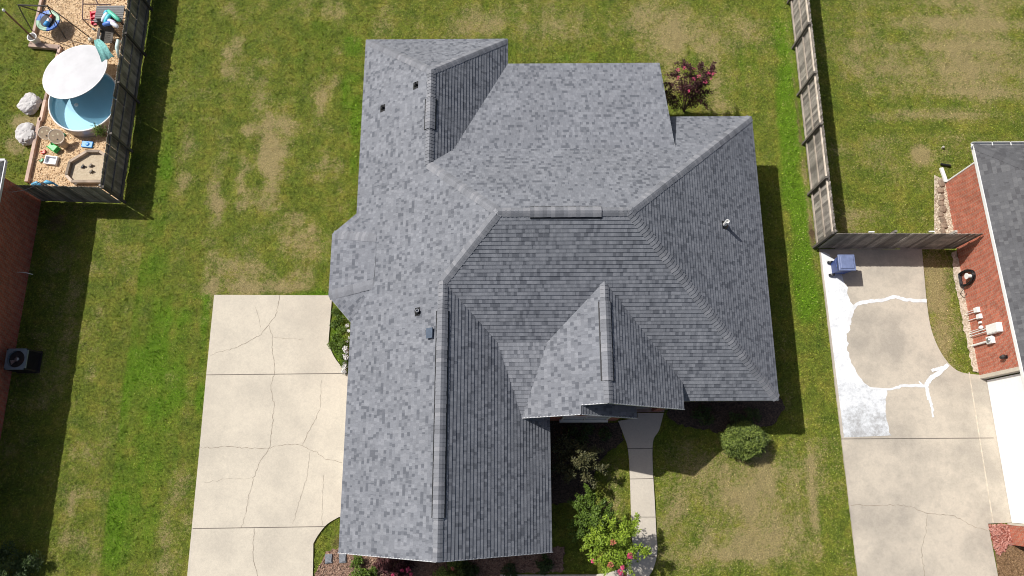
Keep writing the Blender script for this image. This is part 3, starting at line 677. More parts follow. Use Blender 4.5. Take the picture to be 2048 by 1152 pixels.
def lawn_attr(x, y):
    n1 = fbm(x, y, .45, 3); n2 = fbm(x, y, 1.7, 40); n3 = fbm(x, y, .16, 70)
    dry = field(DRYW, x, y) * (.75 + 1.15 * n2) + .30 * (n1 - .42) + .55 * (n2 - .5)
    lush = field(LUSHW, x, y) * (.35 + 1.9 * np.clip(fbm(x, y, .9, 210) - .15, 0, 1)) + .7 * (n1 - .5) + .5 * (n3 - .5)
    right = (x > 13.2) & (y > 2); front = (y < 1.5) & (x > 4)
    stripe_ = .5 + .5 * np.sin(y * 5.2 + .8 * np.sin(x * .6) + n2 * 2)
    dry = dry + np.where(right, .16 + .26 * stripe_ * np.clip((x - 14) / 6, 0, 1) * np.clip((y - 10) / 6, 0, 1), 0) + np.where(front, .17, 0) + np.where((x > 1) & (x < 13) & (y > 17), .08, 0)
    lush = lush - np.where(right | front, .28, 0)
    # neighbour's side strip mown shorter and browner
    ns = (x < -16.2) & (y < 11.8) & (x > -21); dry = dry + np.where(ns, .20, 0); lush = lush - np.where(ns, .3, 0)
    # mower wheel tracks run up the garden
    tr = fbm(x * 1.6, y * .16, 1.0, 300) - .5; tx = fbm(x * .16, y * 1.7, 1.0, 330) - .5
    left = (x < 13) & (y < 30); dry = dry + np.where(x < -6, .5 * (n2 - .48), 0); lush = lush + np.where((x > -16.25) & (x < -14.9) & (y < 11), .10, 0); dry = dry + np.where(left, .55 * tr, 0); lush = lush - np.where(left, .9 * tr, 0); dry = dry + np.where(right & (y > 9.6), .7 * tx, 0)
    lush = lush + .5 * (fbm(x, y, .7, 400) - .5)
    return np.clip(dry, 0, 1.2), np.clip(lush, 0, 1), np.clip(field(DIRTW, x, y) * (.6 + .8 * n2), 0, 1)
def axis_(lo, hi, st, far): return np.concatenate([-np.geomspace(far, -lo + 2, 14) if False else np.linspace(-far, lo - 2, 14), np.arange(lo, hi, st), np.linspace(hi + 2, far, 14)])
gx_ = axis_(-30, 30, .085, 400); gy_ = axis_(-7, 26, .085, 400); XX, YY = np.meshgrid(gx_, gy_); xf, yf = XX.ravel(), YY.ravel()
def relief(x, y): return (fbm(x, y, 1.1, 5) - .5) * .03 - .034 + (vnoise(x, y, 4.5, 90) - .5) * .04 + (vnoise(x, y, 9.0, 91) - .5) * .045
zf = relief(xf, yf); nx, ny = len(gx_), len(gy_)
idx = np.arange(nx * ny).reshape(ny, nx); F = np.stack([idx[:-1, :-1], idx[:-1, 1:], idx[1:, 1:], idx[1:, :-1]], -1).reshape(-1, 4)
me = bpy.data.meshes.new('lawn'); me.vertices.add(nx * ny); me.vertices.foreach_set('co', np.stack([xf, yf, zf], -1).ravel())
me.loops.add(F.size); me.loops.foreach_set('vertex_index', F.ravel().astype(np.int32)); me.polygons.add(len(F)); me.polygons.foreach_set('loop_start', np.arange(0, F.size, 4, dtype=np.int32)); me.update()
d_, l_, t_ = lawn_attr(xf, yf); ca = me.color_attributes.new('lawn', 'FLOAT_COLOR', 'POINT'); ca.data.foreach_set('color', np.stack([d_, l_, t_, np.ones_like(d_)], -1).ravel())
me.materials.append(LAWN); lawn = bpy.data.objects.new('lawn', me); COL.objects.link(lawn); lawn['kind'] = 'structure'
# blades
NB = 620000
bx_ = RNG.uniform(-28.5, 28.5, NB); by_ = RNG.uniform(-4.6, 23.5, NB)
keep = np.abs(bx_) < (20.6 + np.maximum(by_, 0) * .38)
for poly in (DRV, DRV2, WALK, BED1, BED2, BED3, CHP, BED4, BED6, BED7): keep &= ~inpoly(bx_, by_, poly)
for (a, b, c_, e_) in ((-5.9, -2.2, .9, 17.8), (-.63, 3.2, 9.5, 14.1), (-.5, 14, 6.2, 16.8), (-24, -6, -20.95, 13), (19.2, -3, 30, 12.5)): keep &= ~((bx_ > a) & (bx_ < c_) & (by_ > b) & (by_ < e_))
bx_, by_ = bx_[keep], by_[keep]
d_, l_, t_ = lawn_attr(bx_, by_); k2 = RNG.random(len(bx_)) > np.clip(d_ * .55 + t_ * .9, 0, .9); bx_, by_, d_, l_, t_ = (q[k2] for q in (bx_, by_, d_, l_, t_)); n = len(bx_)
an = RNG.uniform(0, 2 * np.pi, n); hh = RNG.uniform(.025, .05, n) * (1 + .6 * l_) * (1 - .35 * np.clip(d_, 0, 1)); wd = RNG.uniform(.012, .026, n); la = RNG.uniform(0, 2 * np.pi, n); ll = hh * RNG.uniform(.2, 1.1, n)
ca_, sa_ = np.cos(an) * wd, np.sin(an) * wd; z0 = relief(bx_, by_) - .004; hh = hh * (.6 + .9 * vnoise(bx_, by_, 7.0, 93))
V = np.stack([np.stack([bx_ - ca_, by_ - sa_, z0], -1), np.stack([bx_ + ca_, by_ + sa_, z0], -1), np.stack([bx_ + np.cos(la) * ll, by_ + np.sin(la) * ll, z0 + hh], -1)], 1).reshape(-1, 3)
me = bpy.data.meshes.new('grass'); me.vertices.add(3 * n); me.vertices.foreach_set('co', V.ravel()); me.loops.add(3 * n); me.loops.foreach_set('vertex_index', np.arange(3 * n, dtype=np.int32))
me.polygons.add(n); me.polygons.foreach_set('loop_start', np.arange(0, 3 * n, 3, dtype=np.int32)); me.update()
ca = me.color_attributes.new('lawn', 'FLOAT_COLOR', 'POINT'); ca.data.foreach_set('color', np.repeat(np.stack([d_, l_, t_, np.ones_like(d_)], -1), 3, 0).ravel())
at = me.attributes.new('blade', 'FLOAT', 'FACE'); at.data.foreach_set('value', RNG.random(n).astype(np.float32))
me.materials.append(BLADE); gr = bpy.data.objects.new('grass', me); COL.objects.link(gr); tag(gr, 'short patchy lawn grass, lush green with straw coloured worn places', 'grass', kind='stuff')
# loose wood chips
def scatter(name, poly, n, sz, mat, z, label, cat, flat=.5):
    P = np.array(poly); lo, hi = P.min(0), P.max(0); x = RNG.uniform(lo[0], hi[0], n); y = RNG.uniform(lo[1], hi[1], n); k = inpoly(x, y, poly); mb = MB()
    for a, b in zip(x[k], y[k]):
        mb.box((a, b, z + random.uniform(0, .01)), (sz * random.uniform(.6, 1.6), sz * random.uniform(.3, .8), sz * .3), rz=random.uniform(0, 6.3), rx=random.uniform(-flat, flat), ry=random.uniform(-flat, flat), tone=random.random())
    o = mb.build(name, mat); tag(o, label, cat, kind='stuff'); return o
CHL = leafmat('chip', (.46, .29, .15), (.84, .66, .44)); scatter('wood_chips', CHP, 14000, .055, CHL, .03, 'golden wood chips spread under the play things', 'wood chips')
scatter('mulch_chips', BED2, 3500, .05, leafmat('mc', (.10, .06, .04), (.42, .28, .20)), .03, 'brown bark mulch in the front bed', 'mulch')
scatter('red_rocks', BED6, 420, .10, leafmat('lv', (.26, .08, .055), (.52, .27, .22)), .05, 'broken red rock beside the garage of the right house', 'rocks', 1)
scatter('mulch_chips', BED7, 2500, .05, leafmat('mc2', (.12, .07, .03), (.36, .23, .12)), .03, 'tan brown bark mulch in the bed of the right house', 'mulch')
scatter('gravel', BED4, 900, .05, leafmat('gv', (.35, .27, .18), (.75, .66, .52)), .03, 'pale gravel against the brick wall of the right house', 'gravel', 1)

# ------------------------------------------------------------------ fences
def fence(name, a, b, hgt, label, post_side, rails=True, gate=None, dark=False, spacing=2.44, grp='wooden privacy fences'):
    a, b = Vector((*a, 0)), Vector((*b, 0)); d = (b - a).normalized(); L = (b - a).length; nn = Vector((-d.y, d.x, 0)) * post_side
    root = empty(name, a, label, 'fence', grp); mb = MB(); pw = .138; n = int(L / (pw + .004)); ang = math.atan2(d.y, d.x)
    for i in range(n):
        q = a + d * (i + .5) * (L / n); h_ = hgt + random.uniform(-.02, .025); lean = random.gauss(0, .006)
        t = random.random(); w2, th = pw * .5, .018
        vs = []
        for yy in (-.5, .5):
            for x_, z_ in ((-w2, .04), (w2, .04), (w2, h_ - .05), (w2 * .5, h_), (-w2 * .5, h_), (-w2, h_ - .05)): vs.append(q + d * (x_ + lean * z_) + nn * (yy * th + random.uniform(-.0015, .0015)) + Vector((0, 0, z_)))
        fs = [(0, 1, 2, 3, 4, 5), (11, 10, 9, 8, 7, 6)] + [(j, 6 + j, 6 + (j + 1) % 6, (j + 1) % 6) for j in range(6)]
        mb.add(vs, fs, t)
    mb.build('picket_panel', FENCEW, root)
    for z_ in (.25, hgt * .52, hgt - .22):
        r = MB(); r.beam(a + nn * .045 + Vector((0, 0, z_)), b + nn * .045 + Vector((0, 0, z_)), .04, .09, random.random()); r.build('rail', RAILW if rails else FENCEW, root)
    for i in range(int(L / spacing) + 1):
        q = a + d * min(i * spacing, L - .05) + nn * .115; p = MB(); p.box(q + Vector((0, 0, (hgt - .02) / 2)), (.095, .095, hgt - .02), rz=ang, tone=random.random()); p.build('post', FENCEP if rails is not False else FENCEW, root)
    return root
fence('wooden_fence', (13.10, 9.59), (13.27, 31), 2.0, 'long wooden fence right of the middle house, with pale rails and dark posts', 1)
rf = fence('wooden_fence', (13.12, 9.55), (19.05, 9.50), 2.0, 'dark wooden fence with gate running to the brick wall above the blue bin', 1, rails=False, grp=None)
gt = MB(); gt.beam((16.7, 9.505, .03), (18.6, 9.50, .03), .03, .05); gt.beam((13.9, 9.52, .035), (16.5, 9.505, .035), .02, .03); gt.build('gap_line', RAILW, rf)  # pale line drawn along the gap at the fence bottom
for x_ in (17.0, 14.55): hg = MB(); hg.box((x_, 9.61, 1.98), (.22, .05, .06)); hg.build('gate_hinge', WHITE, rf)
fence('wooden_fence', (-17.30, 11.84), (-17.30, 31), 1.83, 'long weathered wooden fence between the lawn and the wood chip play area', -1, rails=None)
fence('wooden_fence', (-17.32, 11.80), (-20.86, 11.92), 1.83, 'short dark wooden fence closing the play area beside the left brick wall', -1, rails=False, grp=None)

# ------------------------------------------------------------------ neighbours' houses
LHZ = 3.05
lh = empty('brick_house', (-25, 5, 0), 'red brick house at the left edge with its side wall in shade', 'house')
wl = MB(); wl.add([(-20.92, -2.0, 0), (-20.92, 12.0, 0), (-20.92, 12.0, 2.75), (-20.92, -2.0, 2.75)], [(0, 1, 2, 3)])
for q in ([(-20.92, 12.0), (-34, 12.0)], [(-34, -2.0), (-20.92, -2.0)], [(-34, 12.0), (-34, -2.0)]): wl.add([(*q[0], 0), (*q[1], 0), (*q[1], 2.75), (*q[0], 2.75)], [(0, 1, 2, 3)])
wl.build('wall', BRICK, lh)
le = Plane(-.6, 0, LHZ - .6 * 20.57); ln = Plane(0, -.6, LHZ + .6 * 12.45); lw = Plane(.6, 0, LHZ + .6 * 34.5)
lr = MB(); lr.uv = []; mx = -27.44; my = 12.45 - 7.06; ls = Plane(0, .6, LHZ + .6 * 2.4)
my2 = -2.4 + 7.06
roof_courses(lr, le, [[(-20.57, -2.4), (-20.57, 12.45), (mx, my), (mx, my2)]], le.P(-20.57, 0).dot(le.up)); roof_courses(lr, ln, [[(-20.57, 12.45), (-34.5, 12.45), (mx, my)]], ln.P(0, 12.45).dot(ln.up))
roof_courses(lr, lw, [[(-34.5, -2.4), (mx, my2), (mx, my), (-34.5, 12.45)]], lw.P(-34.5, 0).dot(lw.up)); roof_courses(lr, ls, [[(-34.5, -2.4), (-20.57, -2.4), (mx, my2)]], ls.P(0, -2.4).dot(ls.up)); lr.build('roof', SH_OLD, lh)
gt = MB(); gt.beam((-20.56, -2.4, LHZ - .06), (-20.56, 12.47, LHZ - .06), .1, .13); gt.beam((-20.56, 12.5, LHZ - .06), (-34, 12.5, LHZ - .06), .1, .13); gt.build('gutter', FASC, lh)
sf = MB(); sf.add([(-20.6, -2.4, LHZ - .13), (-20.6, 12.4, LHZ - .13), (-20.95, 12.4, LHZ - .13), (-20.95, -2.4, LHZ - .13)], [(0, 1, 2, 3)]); sf.build('soffit', SOFF, lh)
# right house
rh = empty('brick_house', (24, 5, 0), 'red brick house at the right edge with dark roof and a white garage door', 'house')
RW = lambda y: 19.12 + (12.51 - y) * .011
wl = MB()
def wq(a, b, z1=2.8): wl.add([(*a, 0), (*b, 0), (*b, z1), (*a, z1)], [(0, 1, 2, 3)])
wq((RW(12.51), 12.51), (RW(4.03), 4.03)); wq((32, 12.51), (RW(12.51), 12.51)); wq((RW(4.03), 4.03), (RW(4.03) + .02, 3.88), 2.8)
wq((19.36, -1.86), (19.37, -2.62)); wq((19.37, -2.62), (32, -2.62)); wl.add([(19.2, 4.03, 2.6), (19.36, -1.86, 2.6), (19.36, -1.86, 2.8), (19.2, 4.03, 2.8)], [(3, 2, 1, 0)])
wl.build('wall', BRICK_W, rh)
g = MB()
for i in range(5): g.beam((19.49, 3.80, .30 + i * .5), (19.52, -1.79, .30 + i * .5), .05, .495)
g.build('garage_door', SIDING, rh)
g = MB(); g.beam((19.21, 3.95, 1.32), (19.50, 3.93, 1.32), .16, 2.6); g.build('door_frame', CONC, rh); g = MB(); g.beam((19.34, -1.84, 1.32), (19.53, -1.84, 1.32), .07, 2.6); g.build('door_frame', CONC, rh)
RZ = 2.8; nw = G(1947, 290, RZ); sw = G(2046, 740, RZ); sl_x = (sw[0] - nw[0]) / (sw[1] - nw[1])
ex = lambda y: nw[0] + (y - nw[1]) * sl_x
nwv, swv = Vector((nw[0], nw[1], RZ)), Vector((ex(-3.0), -3.0, RZ))
rw = plane3(nwv, swv, (nw[0] + 7, nw[1] - 7, RZ + 4.4)); rn = Plane(0, -.63, RZ + .63 * nw[1])
rr = MB(); rr.uv = []
top = (nw[0] + 7, nw[1] - 7)
def meet(x):                                     # north hip
    return (x, nw[1] - (rw.z(x, nw[1] - (x - nw[0])) - RZ) / .63)
roof_courses(rr, rw, [[(nw[0], nw[1]), (ex(-3.0), -3.0), (top[0] + .3, -3.0), top]], nwv.dot(rw.up), .018)
roof_courses(rr, rn, [[(nw[0], nw[1]), top, (30, top[1]), (30, nw[1])]], Vector((0, nw[1], RZ)).dot(rn.up), .018); rr.build('roof', SH_OLD, rh)
cap_line('ridge_cap', nwv, (top[0], top[1], rw.z(*top)), rw, rn, rh, wd=.17, mat=SH_OLD)
ws = MB(); ws.beam(nwv + Vector((-.02, 0, -.05)), swv + Vector((-.02, 0, -.05)), .05, .14); ws.build('fascia', WHITE, rh)
gg = MB(); gy0 = nw[1] + .06
gg.beam((nw[0] - .05, gy0 + .05, RZ - .01), (30, gy0 + .05, RZ - .01), .02, .12); gg.beam((nw[0] - .05, gy0, RZ - .07), (30, gy0, RZ - .07), .12, .02)
for i in range(10): gg.box((nw[0] + .75 + i * .75, gy0 - .02, RZ + .04), (.035, .16, .02))
gg.build('gutter', WHITE, rh)
sf = MB(); sf.add([(nw[0], nw[1], RZ - .13), (ex(-3), -3, RZ - .13), (19.6, -3, RZ - .13), (19.6, nw[1], RZ - .13)], [(3, 2, 1, 0)]); sf.build('soffit', SOFF, rh)
dsp = MB(); cx0 = RW(12.51); dsp.tube([(cx0 + .03, 12.57, 2.7), (cx0 + .03, 12.57, .12)], .045, 8); dsp.beam((cx0 + .0, 12.57, .1), (cx0 - .1, 13.25, .07), .14, .09)
dsp.build('downspout', WHITE, rh)

# ------------------------------------------------------------------ things on the right house's wall
def onwall(py, z, px=None):     # place on west wall at pixel row -> y
    return None
def wall_box(name, y, z, dx, dy, dz, label, cat, mat=WHITE, pipes=(), group=None, extra=None):
    x = RW(y) - dx / 2 - .005; root = empty(name, (x, y, 0), label, cat, group)
    mb = MB(); mb.box((x, y, z), (dx, dy, dz)); mb.build('box', mat, root, bevel=.012)
    lid = MB(); lid.box((x - dx / 2 - .008, y, z), (.012, dy * .86, dz * .86)); lid.build('cover', mat, root)
    for (oy, r, zt) in pipes:
        p = MB(); p.tube([(x, y + oy, zt), (x, y + oy, .02)], r, 8); p.build('conduit', mat, root)
    return root
def wy(px, py, z):              # y on wall plane seen at px,py for height z
    return G(px, py, z)[1]
def wz(px, py):
    best = min(np.linspace(0, 3, 301), key=lambda h: abs(G(px, py, h)[0] - RW(G(px, py, h)[1]) + .08)); return float(best), G(px, py, float(best))[1]
def wp_(px, py): z, y = wz(px, py); return y, z
y1, z1 = wp_(1953, 620); wall_box('utility_box', y1, z1, .12, .22, .26, 'upper small white box of the two on the brick wall', 'utility box', pipes=((-.04, .016, z1 - .1), (.05, .016, z1 - .1)))
y2, z2 = wp_(1958, 633); wall_box('utility_box', y2, z2, .12, .20, .24, 'second small white box on the brick wall, just below the topmost one', 'utility box', pipes=((-.02, .018, z2 - .1),))
y3, z3 = wp_(1959, 645); wall_box('cable_junction', y3, z3, .08, .09, .12, 'tiny white junction box between small box and round meter', 'junction box')
y4, z4 = wp_(1962, 655); mroot = empty('gas_regulator', (RW(y4) - .08, y4, 0), 'small rounded white meter on the brick wall with a thin pipe', 'meter')
mb = MB(); mb.lathe((RW(y4) - .08, y4, z4 - .1), [(.03, 0), (.07, .03), (.085, .1), (.07, .17), (.03, .2)], 16); mb.build('meter_body', WHITE, mroot, smooth=True); mb = MB(); mb.tube([(RW(y4) - .07, y4 - .03, z4 - .1), (RW(y4) - .07, y4 - .03, .02)], .014, 8); mb.build('conduit', WHITE, mroot)
y5, z5 = wp_(1990, 657); wall_box('breaker_cabinet', y5, z5, .20, .38, .72, 'large white electric panel on the brick wall', 'electric panel', pipes=((.09, .022, z5 - .3), (-.02, .018, z5 - .3)))
y6, z6 = wp_(1981, 680); r6 = wall_box('electric_meter', y6, z6, .14, .30, .36, 'white meter box with thick pipe below the large panel', 'meter', pipes=((-.02, .045, z6 - .1),))
mb = MB(); mb.lathe((RW(y6) - .15, y6, z6 + .03), [(.09, 0), (.09, .05), (.07, .08)], 18, Matrix.Rotation(-math.pi / 2, 3, 'Y')); mb.build('meter_dial', METAL, r6)
y7, z7 = wp_(2008, 714); lr_ = empty('wall_lamp', (RW(y7) - .1, y7, 0), 'dark lantern lamp on the brick wall next to the garage corner', 'wall lamp')
mb = MB(); mb.box((RW(y7) - .02, y7, z7), (.04, .12, .2)); mb.beam((RW(y7) - .02, y7, z7 + .06), (RW(y7) - .14, y7, z7 + .12), .03, .03); mb.build('bracket', BLACK, lr_)
mb = MB(); mb.lathe((RW(y7) - .14, y7, z7 - .14), [(.04, 0), (.07, .04), (.08, .2), (.1, .22), (.02, .28)], 6); mb.build('lantern', DKMET, lr_)
# hose on reel
hy0, hz0 = wp_(1932, 556); root = empty('garden_hose', (RW(hy0) - .15, hy0, 0), 'black garden hose coiled on a white hanger on the brick wall', 'hose')
mb = MB(); mb.lathe((RW(hy0) - .01, hy0, hz0 + .30), [(.08, 0), (.08, .20), (.13, .21), (.13, .24)], 18, Matrix.Rotation(-math.pi / 2, 3, 'Y')); mb.build('hose_hanger', WHITE, root)
for i in range(9):
    mb = MB(); r = .30 + random.uniform(-.02, .04); xo = RW(hy0) - .05 - .03 * (i % 4) - random.uniform(0, .01); pts = []
    for j in range(36):
        a = 2 * math.pi * j / 36; pts.append((xo + .01 * math.sin(3 * a + i), hy0 + r * .95 * math.sin(a) + .02 * math.sin(2 * a + i), max(.05, hz0 - .02 + r * math.cos(a) * 1.95 - .03 * (i % 3))))
    mb.tube(pts, .02, 8, closed=True); mb.build('hose_loop', BLACK, root, smooth=True)
mb = MB(); q0 = RW(hy0) - .08; mb.tube([(q0, hy0 - .25, hz0 - .3), (q0 - .1, hy0 - .42, .3), (q0 - .12, hy0 - .6, .04), (q0 + .02, hy0 - .78, .03), (q0 + .05, hy0 - .62, .2)], .013, 8); mb.build('hose_end', BLACK, root, smooth=True)
# stones edging the gravel
n_ = 0
for i, (px, py) in enumerate([(1881, 368), (1879, 382), (1882, 396), (1880, 408), (1884, 419), (1880, 430), (1884, 441), (1886, 452), (1884, 463)]):
    x, y = G(px, py); me_ = bmesh.new(); bmesh.ops.create_icosphere(me_, subdivisions=3, radius=1)
    for v in me_.verts:
        s_ = (abs(v.co.x) ** 4 + abs(v.co.y) ** 4 + abs(v.co.z) ** 4) ** -.25; v.co *= s_ * random.uniform(.96, 1.04); v.co.x *= .11 + .03 * math.sin(i * 2.1); v.co.y *= .14 + .02 * math.cos(i * 3.3); v.co.z *= .08
    M_ = bpy.data.meshes.new('edging_stone'); me_.to_mesh(M_); M_.materials.append(STONE); o = bpy.data.objects.new('edging_stone', M_); COL.objects.link(o); o.location = (x, y, .05); o.rotation_euler.z = random.uniform(-.3, .3)
    words = ['stone nearest the downspout at the top end', 'second stone down from the top end', 'third stone down from the top end', 'fourth stone down from the top end', 'middle stone of the row', 'stone just below the middle', 'third stone up from the fence', 'second stone up from the fence', 'stone nearest the dark fence']
    tag(o, 'brown edging stone by the gravel, ' + words[i], 'stone', 'edging stones beside the gravel strip')
# pipes standing in the right lawn and downspout elbow
x, y = G(1884, 296); r = empty('cleanout_pipe', (x, y, 0), 'short pale pipe stub with round cap standing in the right lawn', 'pipe')
mb = MB(); mb.lathe((x, y, 0), [(.04, 0), (.04, .10)], 14); mb.build('pipe', plain('tan_pvc', (.45, .42, .34), .5), r); mb = MB(); mb.lathe((x, y, .10), [(.05, 0), (.05, .03), (.03, .04)], 14); mb.build('cap', plain('cap_tan', (.50, .47, .40), .6), r)
x, y = G(1888, 333); mb = MB(); mb.tube([(x - .15, y + .1, .04), (x + .05, y + .05, .05), (x + .25, y + .02, .05)], .05, 10); solo(mb, 'drain_pipe', BLACK, 'black corrugated drain pipe end on the grass by the downspout', 'pipe')
# blue bin
bxp = G(1682, 556); bc = (13.98, 7.55)
cx_, cy_ = .5 * (G(1664, 540)[0] + G(1712, 545)[0]) + .12, G(1690, 540)[1]
tl, br_ = G(1676, 507, 1.05), G(1711, 543, 1.05); tc = ((tl[0] + br_[0]) / 2, (tl[1] + br_[1]) / 2)
bn = empty('wheelie_bin', (tc[0] + .02, tc[1], .036), 'blue wheelie bin standing on the driveway below the dark fence', 'bin')
mb = MB(); z0_ = .10
mb.add([(tc[0] - .24, tc[1] - .24, z0_), (tc[0] + .26, tc[1] - .24, z0_), (tc[0] + .26, tc[1] + .24, z0_), (tc[0] - .24, tc[1] + .24, z0_), (tc[0] - .30, tc[1] - .32, 1.0), (tc[0] + .33, tc[1] - .32, 1.0), (tc[0] + .33, tc[1] + .32, 1.0), (tc[0] - .30, tc[1] + .32, 1.0)],
       [(3, 2, 1, 0), (0, 1, 5, 4), (1, 2, 6, 5), (2, 3, 7, 6), (3, 0, 4, 7)]); mb.box((tc[0] + .2, tc[1], .09), (.06, .4, .1)); mb.build('body', PLBLUE, bn, bevel=.02)
mb = MB(); mb.box((tc[0] + .01, tc[1], 1.03), (.70, .70, .05)); mb.box((tc[0] + .01, tc[1], 1.07), (.58, .56, .04), tap=.92); mb.build('lid', LIDB, bn, bevel=.02)
mb = MB(); mb.tube([(tc[0] - .40, tc[1] - .2, .98), (tc[0] - .42, tc[1], .98), (tc[0] - .40, tc[1] + .2, .98)], .018, 8); mb.build('handle', PLBLUE, bn)
for s_ in (-1, 1):
    mb = MB(); mb.lathe((tc[0] - .27, tc[1] + s_ * .28 - .03, .15), [(.13, 0), (.13, .06)], 20, Matrix.Rotation(math.pi / 2, 3, 'X') @ Matrix.Scale(-1, 3, (0, 0, 1))); w_ = mb.build('wheel', BLACK, bn)
    mb = MB(); mb.lathe((tc[0] - .27, tc[1] + s_ * .28 - .035, .15), [(.05, 0), (.05, .072)], 12, Matrix.Rotation(math.pi / 2, 3, 'X') @ Matrix.Scale(-1, 3, (0, 0, 1))); mb.build('hub', METAL, w_)

# ------------------------------------------------------------------ AC units
def ac_unit(x, y, hgt, s, label, group='air conditioning units'):
    r = empty('air_conditioner', (x, y, 0), label, 'air conditioner', group)
    mb = MB(); mb.box((x, y, .03), (s + .06, s + .06, .06)); mb.build('pad', DKMET, r)
    mb = MB()
    for a, b in ((-1, -1), (1, -1), (1, 1), (-1, 1)): mb.box((x + a * (s / 2 - .03), y + b * (s / 2 - .03), hgt / 2 + .06), (.06, .06, hgt))
    for i in range(16): mb.box((x, y, .1 + i * (hgt - .1) / 16), (s - .03, s - .03, .015))
    mb.build('grille', DKMET, r)
    mb = MB(); n = 32; R = s * .40; zt = hgt + .06; vs = []
    for j in range(n):
        a = 2 * math.pi * j / n; vs.append((x + R * math.cos(a), y + R * math.sin(a), zt))
    for j in range(n):
        a = 2 * math.pi * j / n; k = 1 / max(abs(math.cos(a)), abs(math.sin(a))) * s / 2; vs.append((x + k * math.cos(a), y + k * math.sin(a), zt))
    for j in range(n):
        a = 2 * math.pi * j / n; k = 1 / max(abs(math.cos(a)), abs(math.sin(a))) * s / 2; vs.append((x + k * math.cos(a), y + k * math.sin(a), zt - .07))
    for j in range(n):
        a = 2 * math.pi * j / n; vs.append((x + R * math.cos(a), y + R * math.sin(a), zt - .12))
    fs = [(j, (j + 1) % n, n + (j + 1) % n, n + j)[::-1] for j in range(n)] + [(n + j, n + (j + 1) % n, 2 * n + (j + 1) % n, 2 * n + j)[::-1] for j in range(n)] + [(j, (j + 1) % n, 3 * n + (j + 1) % n, 3 * n + j) for j in range(n)]
    mb.add(vs, fs); mb.build('top_panel', ACM, r)
    mb = MB(); mb.lathe((x, y, zt - .11), [(R, 0), (R, .01)], 28); mb.build('fan_well', BLACK, r)
    mb = MB(); mb.lathe((x, y, zt - .09), [(.09, 0), (.09, .05), (.03, .07)], 18); h_ = mb.build('fan_hub', METAL, r)
    for j in range(3):
        b = MB(); a = j * 2.094 + 3.6; b.add([(x + .08 * math.cos(a), y + .08 * math.sin(a), zt - .09), (x + R * .85 * math.cos(a - .35), y + R * .85 * math.sin(a - .35), zt - .08), (x + R * .9 * math.cos(a + .45), y + R * .9 * math.sin(a + .45), zt - .05), (x + .08 * math.cos(a + .7), y + .08 * math.sin(a + .7), zt - .07)], [(0, 1, 2, 3)]); b.build('fan_blade', METAL if j == 0 else DKMET, h_)
    g = MB()
    for k in range(1, 7): g.tube([(x + R * k / 6 * math.cos(t * .3927), y + R * k / 6 * math.sin(t * .3927), zt + .012) for t in range(16)], .0035, 5, closed=True)
    g.build('fan_guard', DKMET, r)
ax0, ay0 = G(28, 718, .9); ac_unit(-20.22, G(28, 718, .9)[1], .84, .86, 'air conditioner with a round fan in the shade of the left brick wall')
ac_unit(10.14, G(1532, 497, .8)[1], .78, .75, 'air conditioner peeking out under the right eave of the middle house')

# ------------------------------------------------------------------ plants
def leaves(cl, n, size, mat, name, parent, aspect=.5, updir=.4):
    "cl: list of (x,y,z,r) clumps; many leaf-sized faces spread through them"
    C = np.array(cl, float); wts = C[:, 3] ** 1.4; wts /= wts.sum(); i = RNG.choice(len(C), n, p=wts)
    d = RNG.normal(size=(n, 3)); d /= np.linalg.norm(d, axis=1)[:, None]; r = C[i, 3] * RNG.random(n) ** .45
    P = C[i, :3] + d * r[:, None] * np.array([1, 1, .8]); P[:, 2] = np.maximum(P[:, 2], .03)
    a = d * .7 + RNG.normal(size=(n, 3)) * .7; a[:, 2] = a[:, 2] * .6 + updir * .3; a /= np.linalg.norm(a, axis=1)[:, None]
    nn = RNG.normal(size=(n, 3)); nn[:, 2] = np.abs(nn[:, 2]) + .5; s = np.cross(a, nn); s /= np.linalg.norm(s, axis=1)[:, None]
    L = size * RNG.uniform(.6, 1.35, n)[:, None]; Wd = L * aspect * .5; up = np.cross(s, a)
    V = np.stack([P, P + a * L * .5 + s * Wd + up * L * .05, P + a * L - up * L * .12, P + a * L * .5 - s * Wd + up * L * .05], 1).reshape(-1, 3); org = parent_origin(parent); V = V - np.array(org)
    me = bpy.data.meshes.new(name); me.vertices.add(4 * n); me.vertices.foreach_set('co', V.ravel()); me.loops.add(4 * n); me.loops.foreach_set('vertex_index', np.arange(4 * n, dtype=np.int32))
    me.polygons.add(n); me.polygons.foreach_set('loop_start', np.arange(0, 4 * n, 4, dtype=np.int32)); me.update()
    tone = np.clip(RNG.random(len(C))[i] * .5 + RNG.random(n) * .6 - .05, 0, 1)
    at = me.attributes.new('tone', 'FLOAT', 'FACE'); at.data.foreach_set('value', tone.astype(np.float32)); me.materials.append(mat)
    o = bpy.data.objects.new(name, me); COL.objects.link(o); o.parent = parent; return o
def stems(parent, base, tips, r0=.03, name='trunk', mat=BARK):
    mb = MB(); b = Vector(base)
    for t in tips:
        t = Vector(t); mid = b.lerp(t, .5) + Vector((random.uniform(-.08, .08), random.uniform(-.08, .08), .12)); q1 = b.lerp(mid, .5) + Vector((0, 0, .05))
        mb.tube([b + Vector((random.uniform(-.04, .04), random.uniform(-.04, .04), -.03)), q1, mid, mid.lerp(t, .55) + Vector((random.uniform(-.04, .04), random.uniform(-.04, .04), 0)), t], [r0, r0 * .8, r0 * .6, r0 * .4, r0 * .15], 6)
    return mb.build(name, mat, parent)
